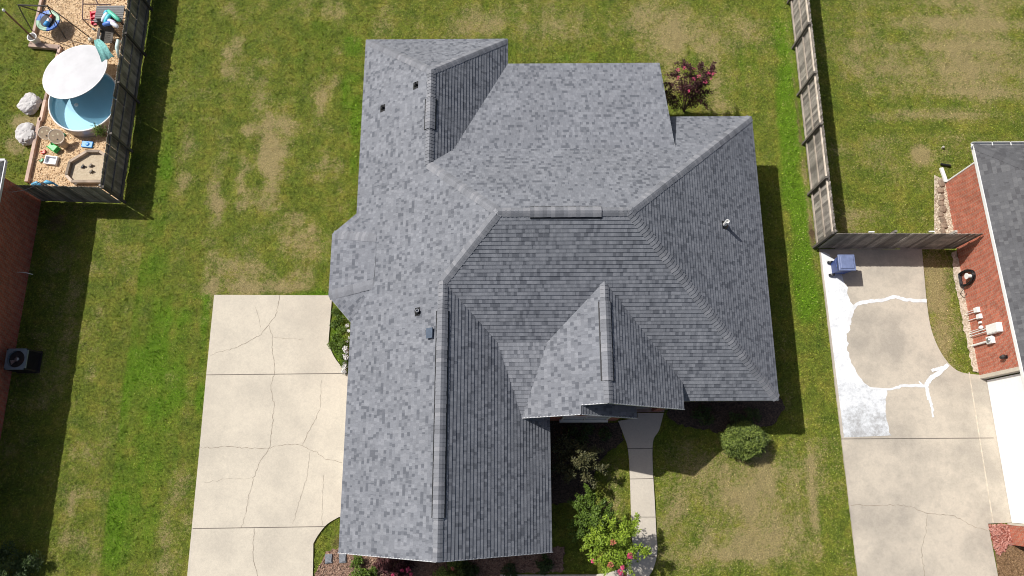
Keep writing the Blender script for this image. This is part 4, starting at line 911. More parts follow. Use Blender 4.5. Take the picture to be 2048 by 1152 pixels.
def myrtle(bpx, tips_px, h, leafmat_, n, lsz, label, bloom=None, blooms=(), cat='shrub', name='crape_myrtle', cr=.26, r0=.03, group=None, extra=6, bn=60):
    bx0, by0 = G(*bpx); root = empty(name, (bx0, by0, 0), label, cat, group); tips = [(*G(px, py, hh), hh) for px, py, hh in tips_px]; stems(root, (bx0, by0, 0), tips, r0)
    cl = []
    for t in tips:
        for k in range(extra):
            f = .38 + .62 * (k + 1) / extra; q = Vector((bx0, by0, 0)).lerp(Vector(t), f); q.z = t[2] * (f ** .8); j = cr * .55
            cl.append((q.x + random.uniform(-j, j), q.y + random.uniform(-j, j), q.z + random.uniform(-j, j) * .7, cr * random.uniform(.35, 1.0) * (.6 + .4 * f)))
    for t in tips:
        for q_ in range(2):
            a = math.atan2(t[1] - by0, t[0] - bx0) + random.uniform(-.9, .9); L_ = random.uniform(.25, .5)
            for k in range(6): f = k / 5; cl.append((t[0] + math.cos(a) * L_ * f, t[1] + math.sin(a) * L_ * f, t[2] + .12 * f - .25 * f * f, .065))
    leaves(cl, n, lsz, leafmat_, 'crown', root, aspect=.42)
    for (px, py, hh, mt, rr) in blooms:
        x, y = G(px, py, hh); leaves([(x, y, hh, rr * .8)], bn, .045, mt, 'flower', root, aspect=.9)
    return root
# maroon crape myrtle behind the house
myrtle((1368, 222), [(1355, 150, 2.1), (1368, 135, 2.5), (1382, 140, 2.5), (1400, 137, 2.5), (1413, 150, 2.4), (1422, 140, 2.3), (1408, 165, 2.0), (1345, 170, 1.8), (1338, 185, 1.5), (1405, 185, 1.5), (1400, 200, 1.1), (1340, 200, 1.0), (1385, 160, 2.2), (1375, 175, 2.0), (1395, 168, 2.2)],
       2.5, LMAROON, 6000, .088, 'dark maroon crape myrtle with pink flowers growing behind the house', cr=.25, r0=.022,
       blooms=[(1357, 140, 2.45, PINK, .10), (1369, 136, 2.6, PINK, .08), (1388, 138, 2.6, PINK, .07), (1356, 156, 2.3, PINK, .10), (1398, 152, 2.5, PINK, .09), (1388, 158, 2.5, PINK, .07), (1417, 147, 2.5, PINK, .09), (1427, 147, 2.4, PINK, .08), (1421, 156, 2.3, PINK, .10), (1411, 164, 2.3, PINK, .10), (1378, 182, 2.1, PINK, .05)], bn=26)
# round clipped shrub
x, y = G(1487, 893); cxs, cys = G(1493, 880, .75)
rb = empty('round_shrub', (cxs, cys, 0), 'round clipped green shrub on the front lawn edge by the walk', 'shrub'); cl = []
for i in range(230):
    a = random.uniform(0, 6.283); z_ = random.random() ** .8; rr_ = math.sqrt(max(0, 1 - max(0, (z_ - .35) / .67) ** 2)) * (1 if i % 3 else random.random() ** .5); k = random.uniform(.75, 1)
    cl.append((cxs + .86 * rr_ * k * math.cos(a), cys + .66 * rr_ * k * math.sin(a), .12 + 1.0 * z_ * k, random.uniform(.08, .16)))
leaves(cl, 12500, .085, LBOX, 'crown', rb, aspect=.36); stems(rb, (cxs, cys, 0), [(cxs + .3 * math.cos(t), cys + .3 * math.sin(t), .7) for t in range(6)], .03)
core = MB(); core.lathe((cxs, cys, .08), [(.3, 0), (.5, .25), (.45, .5), (.15, .62)], 14); core.build('inner_twigs', LDARK, rb, smooth=True)
# front walk myrtles
myrtle((1185, 1052), [(1175, 1000, 1.4), (1160, 1015, 1.4), (1172, 1035, 1.6), (1160, 1045, 1.3), (1195, 1020, 1.6), (1210, 1030, 1.5), (1190, 1045, 1.9), (1180, 990, 1.0), (1215, 1045, 1.2), (1165, 1065, 1.2)], 1.8, LGREEN, 6200, .088, 'green crape myrtle without flowers beside the garage, left of the walk', cr=.24, r0=.025)
myrtle((1222, 1085), [(1225, 1050, 2.0), (1245, 1055, 2.0), (1205, 1060, 1.9), (1190, 1075, 1.8), (1260, 1068, 1.9), (1245, 1085, 2.2), (1220, 1085, 2.3), (1195, 1100, 1.8), (1210, 1115, 2.0), (1240, 1110, 2.1), (1262, 1100, 1.9), (1283, 1103, 1.8), (1225, 1130, 1.9), (1250, 1125, 1.8), (1268, 1050, 1.7), (1180, 1088, 1.6)],
       2.2, LLIME, 8200, .088, 'bright green crape myrtle with pink and salmon flowers leaning over the walk', cr=.24, r0=.03,
       blooms=[(1226, 1085, 2.5, SALMON, .12), (1221, 1130, 2.2, SALMON, .13), (1260, 1112, 2.2, PINK, .12), (1245, 1135, 2.0, PINK, .09), (1240, 1145, 1.9, PINK, .10), (1186, 1122, 1.8, PINK, .07), (1250, 1150, 1.6, PINK, .08)], bn=80)
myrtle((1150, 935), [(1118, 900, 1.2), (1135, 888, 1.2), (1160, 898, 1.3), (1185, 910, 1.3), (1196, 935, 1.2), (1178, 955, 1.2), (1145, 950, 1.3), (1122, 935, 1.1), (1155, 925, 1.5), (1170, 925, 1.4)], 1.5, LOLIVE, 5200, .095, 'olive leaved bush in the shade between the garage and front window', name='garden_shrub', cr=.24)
# bed in front of the garage
def bush(px, py, h, r, mat, n, lsz, label, name='garden_shrub', group=None, blooms=(), asp=.5):
    x, y = G(px, py); rt = empty(name, (x, y, 0), label, 'shrub', group); cl = []
    for i in range(26):
        a = random.uniform(0, 6.283); k = r * random.random() ** .6; cl.append((x + k * math.cos(a), y + k * math.sin(a), h * random.uniform(.25, 1) * (1 - .45 * (k / r) ** 2), r * random.uniform(.15, .35)))
    leaves(cl, n, lsz, mat, 'crown', rt, aspect=asp); stems(rt, (x, y, 0), [(c[0], c[1], c[2]) for c in cl[:7]], .018)
    for (bx1, by1, hh, mt, rr) in blooms:
        xx, yy = G(bx1, by1, hh); leaves([(xx, yy, hh, rr)], 45, .045, mt, 'flower', rt, aspect=.9)
    return rt
bush(728, 1145, .6, .55, LGREEN, 2600, .08, 'low green shrub in the mulch bed left of the pink flowers')
bush(800, 1135, .9, .55, LMAROON, 2400, .085, 'dark maroon bush with pink flowers in the garage bed', blooms=[(816, 1139, .95, PINK, .09), (804, 1140, .9, PINK, .05), (786, 1150, .8, PINK, .06), (822, 1148, .9, PINK, .05)])
bush(770, 1128, .5, .35, LMAROON, 1000, .07, 'small reddish bush left of the dark maroon one, tight under the eave')
bush(912, 1160, 1.1, .85, LBOX, 5200, .085, 'olive green bush at the foot of the garage gable', blooms=[(905, 1137, .9, SALMON, .05)])
bush(935, 1146, .7, .4, LDARK, 1500, .08, 'dark green bush right of the olive green one under the gable')
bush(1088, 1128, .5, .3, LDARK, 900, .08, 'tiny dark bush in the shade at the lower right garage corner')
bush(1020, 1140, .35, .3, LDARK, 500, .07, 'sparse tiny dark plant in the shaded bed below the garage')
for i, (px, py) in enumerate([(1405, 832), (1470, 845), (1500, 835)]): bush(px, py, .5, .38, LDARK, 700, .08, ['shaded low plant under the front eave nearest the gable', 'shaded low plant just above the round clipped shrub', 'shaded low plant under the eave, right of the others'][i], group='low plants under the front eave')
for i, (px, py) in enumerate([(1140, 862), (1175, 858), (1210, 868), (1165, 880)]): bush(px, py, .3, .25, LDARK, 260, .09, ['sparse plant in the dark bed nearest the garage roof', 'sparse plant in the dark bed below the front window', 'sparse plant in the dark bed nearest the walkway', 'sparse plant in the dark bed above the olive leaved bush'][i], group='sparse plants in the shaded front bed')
# white flowering border by the driveway
x, y = G(694, 690); wb = empty('white_flower_border', (x, y, 0), 'row of white flowering plants between the driveway and the left wall', 'flower border')
cl = [(*G(px + random.uniform(-3, 3), py + random.uniform(-5, 5)), random.uniform(.1, .35), random.uniform(.03, .10)) for px, py in [(696, 628), (692, 634), (697, 650), (697, 665), (696, 680), (694, 695), (695, 705), (692, 712), (694, 722), (691, 732), (692, 741), (698, 640), (690, 730), (694, 700), (697, 672), (700, 634), (693, 718), (691, 738)]]
leaves(cl, 900, .05, WBLOOM, 'flower', wb, aspect=.8); leaves([(c[0] + .05, c[1], c[2] * .5, .16) for c in cl], 900, .06, LDARK, 'crown', wb)
x, y = G(680, 665); gcl = empty('ground_cover', (x, y, 0), 'leafy ground cover in the wedge between driveway and house', 'ground cover'); gcl['kind'] = 'stuff'
leaves([(*G(px, py), .08, .18) for px, py in [(672, 625), (680, 640), (670, 650), (684, 660), (672, 675), (686, 685), (675, 698), (685, 710), (690, 728), (665, 690)]], 2600, .06, LGREEN, 'leaves', gcl)
# shrubs by the left house, standing in for the shadow of palm fronds
bush(28, 1130, 1.0, .75, LDARK, 2600, .12, 'shaded green shrub at the lower left corner, also standing in for frond shadow', asp=.3)
bush(75, 1118, .8, .4, LDARK, 700, .13, 'small spiky plant standing in for a frond shadow right of the lower left shrub', asp=.22)

# splash stones by the driveway bed
for i, (px, py, lab) in enumerate(((658, 1117, 'blue grey paving stone in the bed, the one nearer the driveway'), (686, 1116, 'blue grey paving stone in the bed, the one under the roof corner'))):
    x, y = G(px, py); mb = MB(); mb.box((x, y, .05), (.28, .34, .06), rz=.1); mb.box((x + .02, y - .02, .09), (.18, .22, .04), rz=.2); solo(mb, 'splash_stone', plain('slate%d' % i, (.20, .215, .24), .8, var=.2, scale=10), lab, 'stone', 'splash stones in the garage bed', bevel=.01)

# ------------------------------------------------------------------ the play area
def boulder(px, py, rx, ry, h, label, seed):
    random.seed(seed); x, y = G(px, py, .15); bm = bmesh.new(); bmesh.ops.create_icosphere(bm, subdivisions=4, radius=1)
    from mathutils import noise as mn
    for v in bm.verts:
        c_ = v.co.copy(); s_ = (abs(c_.x) ** 3.2 + abs(c_.y) ** 3.2 + abs(c_.z) ** 3.2) ** (-1 / 3.2); c_ *= s_
        f = 1 + .16 * mn.noise(c_ * 1.3 + Vector((seed, 0, 0))) + .09 * mn.noise(c_ * 3.7) + .05 * mn.noise(c_ * 8) - .10 * max(0, .12 - abs(mn.noise(c_ * 2.2 + Vector((3, seed, 0))))) / .12
        v.co = Vector((c_.x * rx * f, c_.y * ry * f, c_.z * h * f))
    me = bpy.data.meshes.new('boulder'); bm.to_mesh(me); me.materials.append(BOULD); o = bpy.data.objects.new('boulder', me); COL.objects.link(o); o.location = (x, y, h * .6); o.rotation_euler.z = seed
    tag(o, label, 'boulder', 'pale boulders beside the play area'); random.seed(seed + 5)
boulder(59, 208, .48, .40, .22, 'pale grey boulder on the grass left of the round pool', 1); boulder(53, 267, .50, .42, .22, 'pale grey boulder nearer the left house roof, left of the toys', 2)
# timber edging
ed = empty('timber_edging', (*G(95, 205), 0), 'pale pinkish timber edging round the wood chips', 'edging')
for a, b, wd in (((88, -4), (66, 92), .13), ((62, 93), (124, 98), .22), ((124, 98), (116, 122), .13), ((116, 122), (94, 203), .12), ((94, 203), (85, 245), .14), ((84, 238), (57, 366), .16)):
    mb = MB(); A, B = G(*a), G(*b); mb.beam((*A, .09), (*B, .09), wd, .18, random.random()); mb.build('timber', TIMBER, ed, bevel=.01)
# pool
PH = .62
def circle3(a, b, c_):
    (x1, y1), (x2, y2), (x3, y3) = a, b, c_; A = np.array([[x2 - x1, y2 - y1], [x3 - x1, y3 - y1]]); B = .5 * np.array([x2 ** 2 - x1 ** 2 + y2 ** 2 - y1 ** 2, x3 ** 2 - x1 ** 2 + y3 ** 2 - y1 ** 2]); s = np.linalg.solve(A, B); return float(s[0]), float(s[1]), float(math.hypot(s[0] - x1, s[1] - y1))
pcx, pcy, pr = circle3(G(97, 205, PH), G(157, 263, PH), G(110, 244, PH))
if pcx + pr > -17.5: pr_ = pr; pcx = -17.5 - pr
pl_ = empty('stock_tank_pool', (pcx, pcy, 0), 'round pool with blue inside and white rim beside the fence', 'pool')
mb = MB(); mb.lathe((pcx, pcy, 0), [(pr, .02), (pr, PH - .02)], 56, cap=False); mb.build('side_wall', plain('tank_metal', (.50, .46, .42), .4, .3), pl_, smooth=True)
mb = MB(); mb.lathe((pcx, pcy, 0), [(pr - .05, PH - .01), (pr - .05, .09), (.01, .085)], 56, cap=False); mb.f = [f[::-1] for f in mb.f]; mb.build('liner', plain('pool_blue', (.60, .78, .83), .4, var=.02, scale=1), pl_, smooth=False)
mb = MB(); mb.tube([(pcx + (pr - .02) * math.cos(t * math.pi / 28), pcy + (pr - .02) * math.sin(t * math.pi / 28), PH) for t in range(56)], .035, 8, closed=True); mb.build('rim', WHITE, pl_, smooth=True)
wm_, t, p = newmat('water'); k = NT(t); p.inputs['Base Color'].default_value = (.30, .62, .80, 1); p.inputs['Roughness'].default_value = .03
tr = k.n('ShaderNodeBsdfTransparent'); tr.inputs[0].default_value = (.86, .94, .97, 1); mx_ = k.n('ShaderNodeMixShader'); mx_.inputs[0].default_value = .12
k.l(tr.outputs[0], mx_.inputs[1]); k.l(p.outputs[0], mx_.inputs[2]); k.l(mx_.outputs[0], t.nodes['Material Output'].inputs[0])
mb = MB(); mb.lathe((pcx, pcy, .44), [(pr - .055, 0), (pr - .055, .005)], 56); mb.build('water', wm_, pl_)
x, y = G(154, 211, .46); mb = MB(); mb.lathe((x, y, .46), [(.02, 0), (.08, .03), (.09, .07), (.04, .1)], 16); solo(mb, 'pool_floater', WHITE, 'small white float on the blue water', 'float', smooth=True)
# tilted white canopy over it
cc = Vector((*G(150, 143, 1.2), 1.2)); rad = 1.50
nrm = Vector((-.117, .16, .98)).normalized(); M = nrm.to_track_quat('Z', 'Y').to_matrix()
cn = empty('shade_canopy', (cc.x, cc.y, 0), 'big round white canopy tilted over the pool', 'canopy')
mb = MB(); mb.lathe(cc, [(rad, -.02), (rad, .015), (rad * .75, .06), (rad * .4, .10), (.02, .12)], 48, M); mb.build('canopy_cloth', plain('canopy_white', (.54, .54, .56), .6, var=.05, scale=1.5), cn, smooth=False)
mb = MB(); mb.tube([cc + M @ Vector((rad * math.cos(t * math.pi / 24), rad * math.sin(t * math.pi / 24), 0)) for t in range(48)], .02, 6, closed=True); mb.build('hoop', WHITE, cn)
mb = MB(); mb.tube([(cc.x + .1, cc.y + .1, .04), (cc.x, cc.y, 1.2)], .03, 8); mb.build('pole', METAL, cn)
# teal towel over its edge
tp = [(193, 79, 1.75), (199, 88, 1.8), (205, 97, 1.8), (210, 108, 1.75), (215, 118, 1.6)]; mb = MB(); vs = []; nw_ = [.13, .24, .27, .29, .36]
for i, (px, py, hh) in enumerate(tp):
    x, y = G(px, py, hh)
    for j in range(7):
        u = (j - 3) / 3; vs.append((x + u * nw_[i] * .75, y + u * nw_[i] * .35, hh + .05 * math.sin(j * 2.1 + i)))
    for j in range(7): 
        q = vs[-7]; vs.append((q[0], q[1], q[2] - .02))
fs = []
for i in range(4):
    for j in range(6):
        a = i * 14 + j; fs += [(a, a + 1, a + 15, a + 14), (a + 7, a + 21, a + 22, a + 8)]
mb.add(vs, fs); solo(mb, 'towel', plain('teal_cloth', (.22, .50, .47), .9, var=.2, scale=12), 'teal cloth draped over the upper edge of the white canopy', 'towel', smooth=True)
mb = MB()
x, y = G(233, 95, .8); mb.tube([(x, y - .35, .5), (x + .02, y, .8), (x + .02, y + .35, .8), (x, y + .5, .5)], [.05, .09, .08, .04], 8); solo(mb, 'pool_noodle', plain('pale_foam', (.62, .78, .76), .8), 'pale folded float lying by the fence below the chair', 'pool float', smooth=True)
# pole in a white bucket
x, y = G(77, 86); pb = empty('bucket', (x, y, 0), 'white bucket on the timber edging holding a tall pole', 'bucket')
mb = MB(); mb.lathe((x, y, .0), [(.15, .02), (.20, .45), (.22, .46), (.22, .5), (.19, .5), (.16, .18)], 24, cap=False); mb.build('bucket_body', WHITE, pb, smooth=False); mb = MB(); mb.lathe((x, y, .18), [(.16, 0), (.01, .02)], 20); mb.build('filling', DKMET, pb)
po = empty('wooden_pole', (x, y, .2), 'tall brown pole with white cap standing in the white bucket', 'pole'); tp_ = G(8, 21, 2.6)
mb = MB(); mb.tube([(x, y, .2), (tp_[0], tp_[1], 2.6)], .04, 8); mb.build('shaft', plain('brown_pole', (.20, .11, .06), .7), po); mb = MB(); mb.lathe((*tp_, 2.58), [(.05, 0), (.07, .04), (.04, .1)], 12); mb.build('cap', WHITE, po, smooth=True)
# swing frame with saucer seat
SH_ = 2.1; L0, L1 = (*G(36, 10, SH_), SH_), (*G(95, 12, SH_), SH_); sw_ = empty('swing_frame', (*G(100, 50), 0), 'black metal swing frame with a round blue rimmed saucer seat', 'swing')
mb = MB(); mb.tube([L0, L1], .035, 8); mb.build('top_bar', DKMET, sw_)
for a, b in ((L0, (*G(67, 66), 0)), (L0, (*G(122, 40), 0)), (L1, (*G(181, 76), 0)), (L1, (*G(132, 78), 0))):
    m_ = Vector(a).lerp(Vector(b), .45) + Vector((0, 0, .08)); mb = MB(); mb.tube([a, m_, b], .025, 8); mb.build('leg', DKMET, sw_)
sx, sy_ = G(97, 42, .55); st_ = MB(); n = 40
for j in range(n):
    a0, a1 = 2 * math.pi * j / n, 2 * math.pi * (j + 1) / n; st_.cm = 0 if (j // 10) % 2 else 1
    def rq(r, a, z): return (sx + r * math.cos(a), sy_ + r * math.sin(a), z)
    st_.add([rq(.52, a0, .55), rq(.52, a1, .55), rq(.55, a1, .60), rq(.55, a0, .60)], [(3, 2, 1, 0)]); st_.add([rq(.36, a0, .585), rq(.36, a1, .585), rq(.53, a1, .61), rq(.53, a0, .61)], [(3, 2, 1, 0)]); st_.add([rq(.53, a0, .61), rq(.53, a1, .61), rq(.55, a1, .56), rq(.55, a0, .56)], [(0, 1, 2, 3)][::-1])
st_.build('seat_rim', [plain('saucer_blue', (.03, .14, .50), .5), plain('saucer_green', (.35, .55, .40), .6)], sw_); mb = MB(); mb.lathe((sx, sy_, .57), [(.40, 0), (.40, .01)], 32); mb.build('seat_mesh', plain('mesh_grey', (.07, .07, .075), .8, scale=20), sw_)
mb = MB(); mid = Vector(L0).lerp(Vector(L1), .85)
for a in range(4): mb.tube([mid, (sx + .5 * math.cos(a * 1.57 + .7), sy_ + .5 * math.sin(a * 1.57 + .7), .6)], .008, 5)
mb.build('rope', BLACK, sw_)
tx, ty = sx + .12, sy_ - .02; toy = empty('popsicle_float', (tx, ty, .6), 'red, white and blue toy lying on the saucer seat', 'toy')
for i, c_ in enumerate(((.65, .08, .05), (.85, .85, .85), (.05, .30, .65))):
    mb = MB(); k0, k1 = i / 3, (i + 1) / 3; A = Vector((tx + .12, ty + .28, .66)); B = Vector((tx - .14, ty - .30, .66)); mb.tube([A.lerp(B, k0), A.lerp(B, (k0 + k1) / 2), A.lerp(B, k1)], [.06 + .02 * i, .075 + .02 * i, .07 + .02 * i], 10); mb.build('segment', plain('toy%d' % i, c_, .5, var=.02), toy, smooth=True)
# frame by the bench
fr = empty('metal_frame', (*G(175, 30), 0), 'brown metal frame standing between the swing and the slatted table', 'frame'); mb = MB(); zf_ = .7
PTS = [(*G(166, -8, zf_), zf_), (*G(165, 38, zf_), zf_), (*G(188, 41, zf_), zf_)]; mb.tube(PTS, .025, 8); mb.tube([(*G(165, 8, zf_), zf_), (*G(222, 9, zf_), zf_)], .025, 8); mb.tube([(*G(188, -8, zf_), zf_), (*G(196, 8, zf_), zf_)], .03, 8); mb.build('bars', plain('maroon_metal', (.11, .06, .06), .5), fr)
mb = MB()
for q in PTS[1:]: mb.tube([q, (q[0] + .02, q[1], 0)], .022, 8)
mb.build('leg', DKMET, fr)
# slatted table with floats
tb = empty('slatted_table', (*G(222, 30), 0), 'dark slatted outdoor table by the fence under the pool floats', 'table'); c0, c1 = G(194, 12, .7), G(245, 45, .7); cxt, cyt = (c0[0] + c1[0]) / 2, (c0[1] + c1[1]) / 2; wx, wy_ = c1[0] - c0[0], c0[1] - c1[1]
cxt = min(cxt, -17.5 - wx / 2)
mb = MB(); ns = 9
for i in range(ns): mb.box((cxt, cyt - wy_ / 2 + (i + .5) * wy_ / ns, .72), (wx, wy_ / ns * .8, .03), tone=random.random())
mb.build('table_top', plain('grey_slats', (.13, .13, .135), .6), tb)
for a in (-1, 1):
    for b in (-1, 1):
        mb = MB(); mb.box((cxt + a * wx * .42, cyt + b * wy_ * .42, .35), (.07, .07, .7)); mb.build('leg', DKMET, tb)
fl = [((205, 45), (216, 26), (.80, .82, .86)), ((212, 50), (222, 30), (.10, .62, .72)), ((218, 24), (240, 42), (.12, .60, .42)), ((212, 40), (232, 48), (.72, .62, .78)), ((208, 52), (226, 46), (.10, .22, .62)), ((224, 48), (238, 56), (.75, .78, .85)), ((211, 32), (216, 22), (.10, .55, .80))]
names = ['white float at the left of the pile on the slatted table', 'turquoise float standing up in the pile on the slatted table', 'green float lying along the right of the pile', 'pale lilac float across the middle of the pile', 'dark blue float at the bottom of the pile', 'white float at the lower right of the pile', 'sky blue float at the top of the pile']
for i, (a, b, c_) in enumerate(fl):
    A, B = Vector((*G(*a, .8), .82 + .05 * (i % 3))), Vector((*G(*b, .95), .95 + .05 * (i % 2))); mb = MB(); mb.tube([A.lerp(B, t) + Vector((0, 0, .04 * math.sin(3.1 * t))) for t in (0, .08, .35, .65, .92, 1)], [.03, .085, .10, .10, .085, .03], 10)
    solo(mb, 'pool_float', plain('float%d' % i, c_, .45, var=.08, scale=20), names[i], 'pool float', 'pool floats piled on the slatted table', smooth=True)
# adirondack chair
x, y = G(224, 84); x = min(x, -17.95); ch = empty('garden_chair', (x, y, 0), 'dark slatted garden chair beside the fence with a lattice back', 'chair')
for i in range(6):
    mb = MB(); mb.box((x - .05, y - .25 + i * .1, .38), (.55, .085, .025), ry=.15); mb.build('seat_slat', FENCEP, ch)
for i in range(6):
    mb = MB(); mb.box((x + .30 * 0 - .25 + i * .1, y + .42, .62), (.085, .03, .75), rx=-.45); mb.build('back_slat', FENCEP, ch)
for a in (-1, 1):
    mb = MB(); mb.box((x + a * .32, y, .58), (.11, .72, .03)); mb.build('armrest', FENCEP, ch)
    mb = MB(); mb.box((x + a * .32, y - .28, .29), (.06, .08, .58)); mb.box((x + a * .32, y + .28, .29), (.06, .08, .58)); mb.build('leg', FENCEP, ch)
# red sled, balls
x, y = G(192, 38); mb = MB(); mb.box((x, y, .07), (.30, .70, .05), rz=.22, tap=1.1)
for s_ in (-1, 1): mb.box((x + s_ * .15, y + s_ * .03, .12), (.05, .72, .12), rz=.22)
for k in (-1, 0, 1): mb.box((x + .05 * k * -.9, y + .24 * k, .12), (.30, .07, .1), rz=.22)
solo(mb, 'sled', plain('sled_red', (.70, .02, .06), .4, var=.08), 'bright red plastic sled on the wood chips', 'sled', bevel=.02)
def ball(px, py, r, mat, label):
    x, y = G(px, py, r); bm = bmesh.new(); bmesh.ops.create_uvsphere(bm, u_segments=20, v_segments=12, radius=r); me = bpy.data.meshes.new('ball'); bm.to_mesh(me); me.materials.append(mat); me.polygons.foreach_set('use_smooth', [True] * len(me.polygons)); o = bpy.data.objects.new('ball', me); COL.objects.link(o); o.location = (x, y, r + .02); tag(o, label, 'ball')
ball(182, 80, .12, plain('cream_ball', (.72, .66, .52), .5), 'cream coloured ball at the foot of the swing leg'); 
sm, t_n, p_ = newmat('soccer'); k = NT(t_n); v = k.n('ShaderNodeTexVoronoi'); v.inputs['Scale'].default_value = 9; k.l(k.pos(), v.inputs['Vector']); k.l(k.ramp(v.outputs['Distance'], [(.28, (.03, .03, .03)), (.32, (.8, .8, .8))]), p_.inputs['Base Color'])
ball(201, 77, .13, sm, 'black and white football right of the cream ball'); ball(188, 59, .06, plain('grey_ball', (.45, .55, .55), .5), 'small grey green ball below the red sled')
# sandbox
sb = empty('sandbox', (*G(185, 340), 0), 'timber sided octagonal sandbox in the corner of the fence', 'sandbox'); SBP = [G(*q) for q in ((180, 307), (205, 307), (226, 322), (222, 352), (210, 367), (150, 367), (139, 355), (146, 328))]
sbp2 = [(min(x, -17.5), max(y, 12.05)) for x, y in SBP]
for i in range(8):
    a, b = sbp2[i], sbp2[(i + 1) % 8]
    if math.dist(a, b) < .05: continue
    mb = MB(); mb.beam((*a, .14), (*b, .14), .12, .26, random.random()); mb.build('side_board', wood_mat('sb%d' % i, (.45, .36, .28), (.28, .22, .17)), sb)
mb = MB(); P_ = sbp2 if sum(sbp2[i][0] * sbp2[(i + 1) % 8][1] - sbp2[(i + 1) % 8][0] * sbp2[i][1] for i in range(8)) > 0 else sbp2[::-1]; mb.add([(a, b, .1) for a, b in P_], [tuple(range(8))]); mb.build('sand', SAND, sb)
for i, (px, py, c_, lab) in enumerate(((166, 333, (.03, .03, .035), 'black and grey toy digger in the sandbox'), (182, 331, (.16, .13, .10), 'small brown toy in the middle of the sandbox'), (183, 343, (.15, .12, .09), 'flat brown toy in the lower sandbox'), (153, 366, (.7, .68, .65), 'white toy tub at the lower corner of the sandbox'))):
    x, y = G(px, py, .15); y = max(y, 12.1); mb = MB(); mb.box((x, y, .15), (.14, .09, .08), rz=.7); mb.box((x + .04, y + .03, .2), (.07, .07, .06), rz=.3); mb.beam((x, y, .15), (x - .1, y - .06, .13), .04, .04); solo(mb, 'sand_toy', plain('st%d' % i, c_, .6), lab, 'toy', 'toys in the sandbox', bevel=.01)
# toys on the chips
def slab_toy(name, px, py, z, sx_, sy2, sz, c_, rz, label, extra=None, var=.05):
    x, y = G(px, py, z); mb = MB(); mb.box((x, y, z), (sx_, sy2, sz), rz=rz)
    if extra == 'tub':
        mb = MB(); mb.box((x, y, z - sz / 2 + .02), (sx_ * .8, sy2 * .8, .03), rz=rz)
        R_ = Matrix.Rotation(rz, 2)
        for ox, oy, a, b in ((0, 1, sx_, .05), (0, -1, sx_, .05), (1, 0, .05, sy2 - .05), (-1, 0, .05, sy2 - .05)):
            q = R_ @ Vector((ox * (sx_ / 2 - .025), oy * (sy2 / 2 - .025))); mb.box((x + q.x, y + q.y, z), (a, b, sz), rz=rz)
    if extra == 'truck':
        R_ = Matrix.Rotation(rz, 2); mb = MB(); mb.box((x, y, z), (sx_, sy2, sz * .5), rz=rz); q = R_ @ Vector((sx_ * .3, 0)); mb.box((x + q.x, y + q.y, z + sz * .4), (sx_ * .3, sy2 * .9, sz * .8), rz=rz)
        for o_ in (-.4, .4): q = R_ @ Vector((-.1, o_ * sy2)); mb.box((x + q.x, y + q.y, z + sz * .45), (sx_ * .6, .03, sz * .4), rz=rz)
    if extra == 'board':
        R_ = Matrix.Rotation(rz, 2); q = R_ @ Vector((.03, 0)); mb.lathe((x + q.x, y + q.y, z + sz / 2), [(.10, 0), (.06, .04)], 14)
    return solo(mb, name, plain(name + '_mat', c_, .45, var=var, scale=9), label, 'toy', bevel=min(.02, sz * .3))
slab_toy('toy_wagon', 108, 296, .12, .50, .30, .22, (.04, .50, .10), -.6, 'bright green plastic toy wagon on the wood chips', 'truck'); slab_toy('bodyboard', 175, 289, .06, .50, .30, .09, (.02, .26, .70), -.1, 'bright blue plastic lid on the chips below the pool', 'board')
slab_toy('wash_tub', 103, 321, .09, .56, .40, .16, (.80, .82, .86), -.12, 'white plastic tub on the wood chips', 'tub'); slab_toy('toy_block', 88, 304, .06, .20, .14, .10, (.75, .12, .10), .5, 'small red and white toy left of the green wagon', 'truck'); slab_toy('sand_shovel', 84, 320, .05, .14, .10, .06, (.02, .35, .16), .9, 'small dark green toy at the corner of the white tub', 'truck')
slab_toy('toy_cup', 128, 270, .06, .15, .12, .1, (.02, .32, .16), .4, 'small green cup right of the tan climber', 'truck')
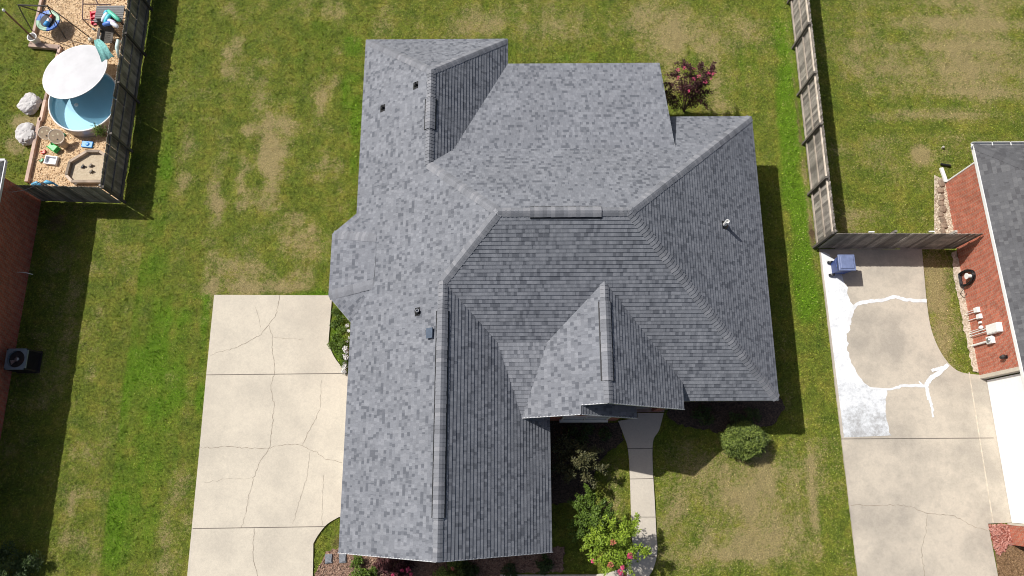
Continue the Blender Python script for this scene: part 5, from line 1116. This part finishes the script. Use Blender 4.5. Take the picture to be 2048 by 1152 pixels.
# tan climber: two upright round panels with holes
x, y = G(112, 290); ct = empty('toy_climber', (x, y, 0), 'tan plastic toy climber with two round holed panels', 'toy climber'); TAN = plain('tan_plastic', (.52, .40, .27), .5, var=.1, scale=8)
for (px, py, hh, rr_) in ((91, 266, .55, .28), (113, 273, .60, .31)):
    c_ = Vector((*G(px, py, hh), hh)); Mq = Vector((.35, -.45, 1)).normalized().to_track_quat('Z', 'Y').to_matrix(); mb = MB(); mb.lathe(c_, [(rr_, -.03), (rr_ + .015, 0), (rr_, .03)], 28, Mq); pn = mb.build('panel', TAN, ct)
    mb = MB(); mb.tube([c_ + Mq @ Vector((rr_ * math.cos(t * .3142), rr_ * math.sin(t * .3142), .02)) for t in range(20)], .022, 6, closed=True); mb.build('panel_rim', plain('tan_rim', (.70, .60, .48), .5), pn)
    for a in (0.4, 2.2, 4.4):
        mb = MB(); mb.lathe(c_ + Mq @ Vector((.13 * math.cos(a), .13 * math.sin(a), .031)), [(.035, 0), (.035, .004)], 12, Mq); mb.build('hole', plain('hole', (.8, .72, .5), .6) if a < 3 else DKMET, pn)
    mb = MB(); mb.tube([c_, (c_.x + .15, c_.y - .2, 0)], .05, 8); mb.build('support', TAN, ct)
bq = G(124, 286, .3); mb = MB(); mb.lathe((*bq, .05), [(.16, 0), (.17, .3), (.12, .42)], 18); mb.build('step', TAN, ct)
# pool plant, blue hose things, cable
bush(213, 272, 1.1, .22, LGREEN, 300, .13, 'spiky green plant beside the pool at the fence', asp=.2)
for i, (a, b, lab) in enumerate((((63, 368), (85, 371), 'light blue float lying on the fence top, left one'), ((84, 368), (106, 366), 'light blue float against the fence, right one'))):
    A, B = (*G(*a, 1.2), 1.15), (*G(*b, 1.2), 1.2); A = (A[0], max(A[1], 12.12), A[2]); B = (B[0], max(B[1], 12.12), B[2]); mb = MB(); mb.tube([A, Vector(A).lerp(Vector(B), .5) + Vector((0, .04, .08)), B], [.06, .1, .05], 10); mb.tube([B, (B[0], B[1], .05)], .04, 8); solo(mb, 'pool_noodle', plain('noodle%d' % i, (.12, .42, .66), .5), lab, 'pool float', smooth=True)
mb = MB(); mb.tube([(-20.9, G(0, 384, 2.3)[1], 2.3)] + [(*G(px, py, hh), hh) for px, py, hh in ((25, 384, 2.1), (50, 380, 2.0), (65, 374, 1.9), (80, 363, 1.8))] + [(-20.3, 11.9, 1.75)], .010, 6); solo(mb, 'cable', plain('pale_cable', (.35, .33, .32), .6), 'thin pale cable hanging from the left house wall to the fence', 'cable', smooth=True)
mb = MB(); mb.tube([(-20.9, G(35, 545, .7)[1], .75), (*G(50, 545, .7), .72), (*G(66, 549, .6), .6)], .016, 6); solo(mb, 'wall_pipe', WHITE, 'thin pale pipe sticking out of the left brick wall above the air conditioner', 'pipe', smooth=True)
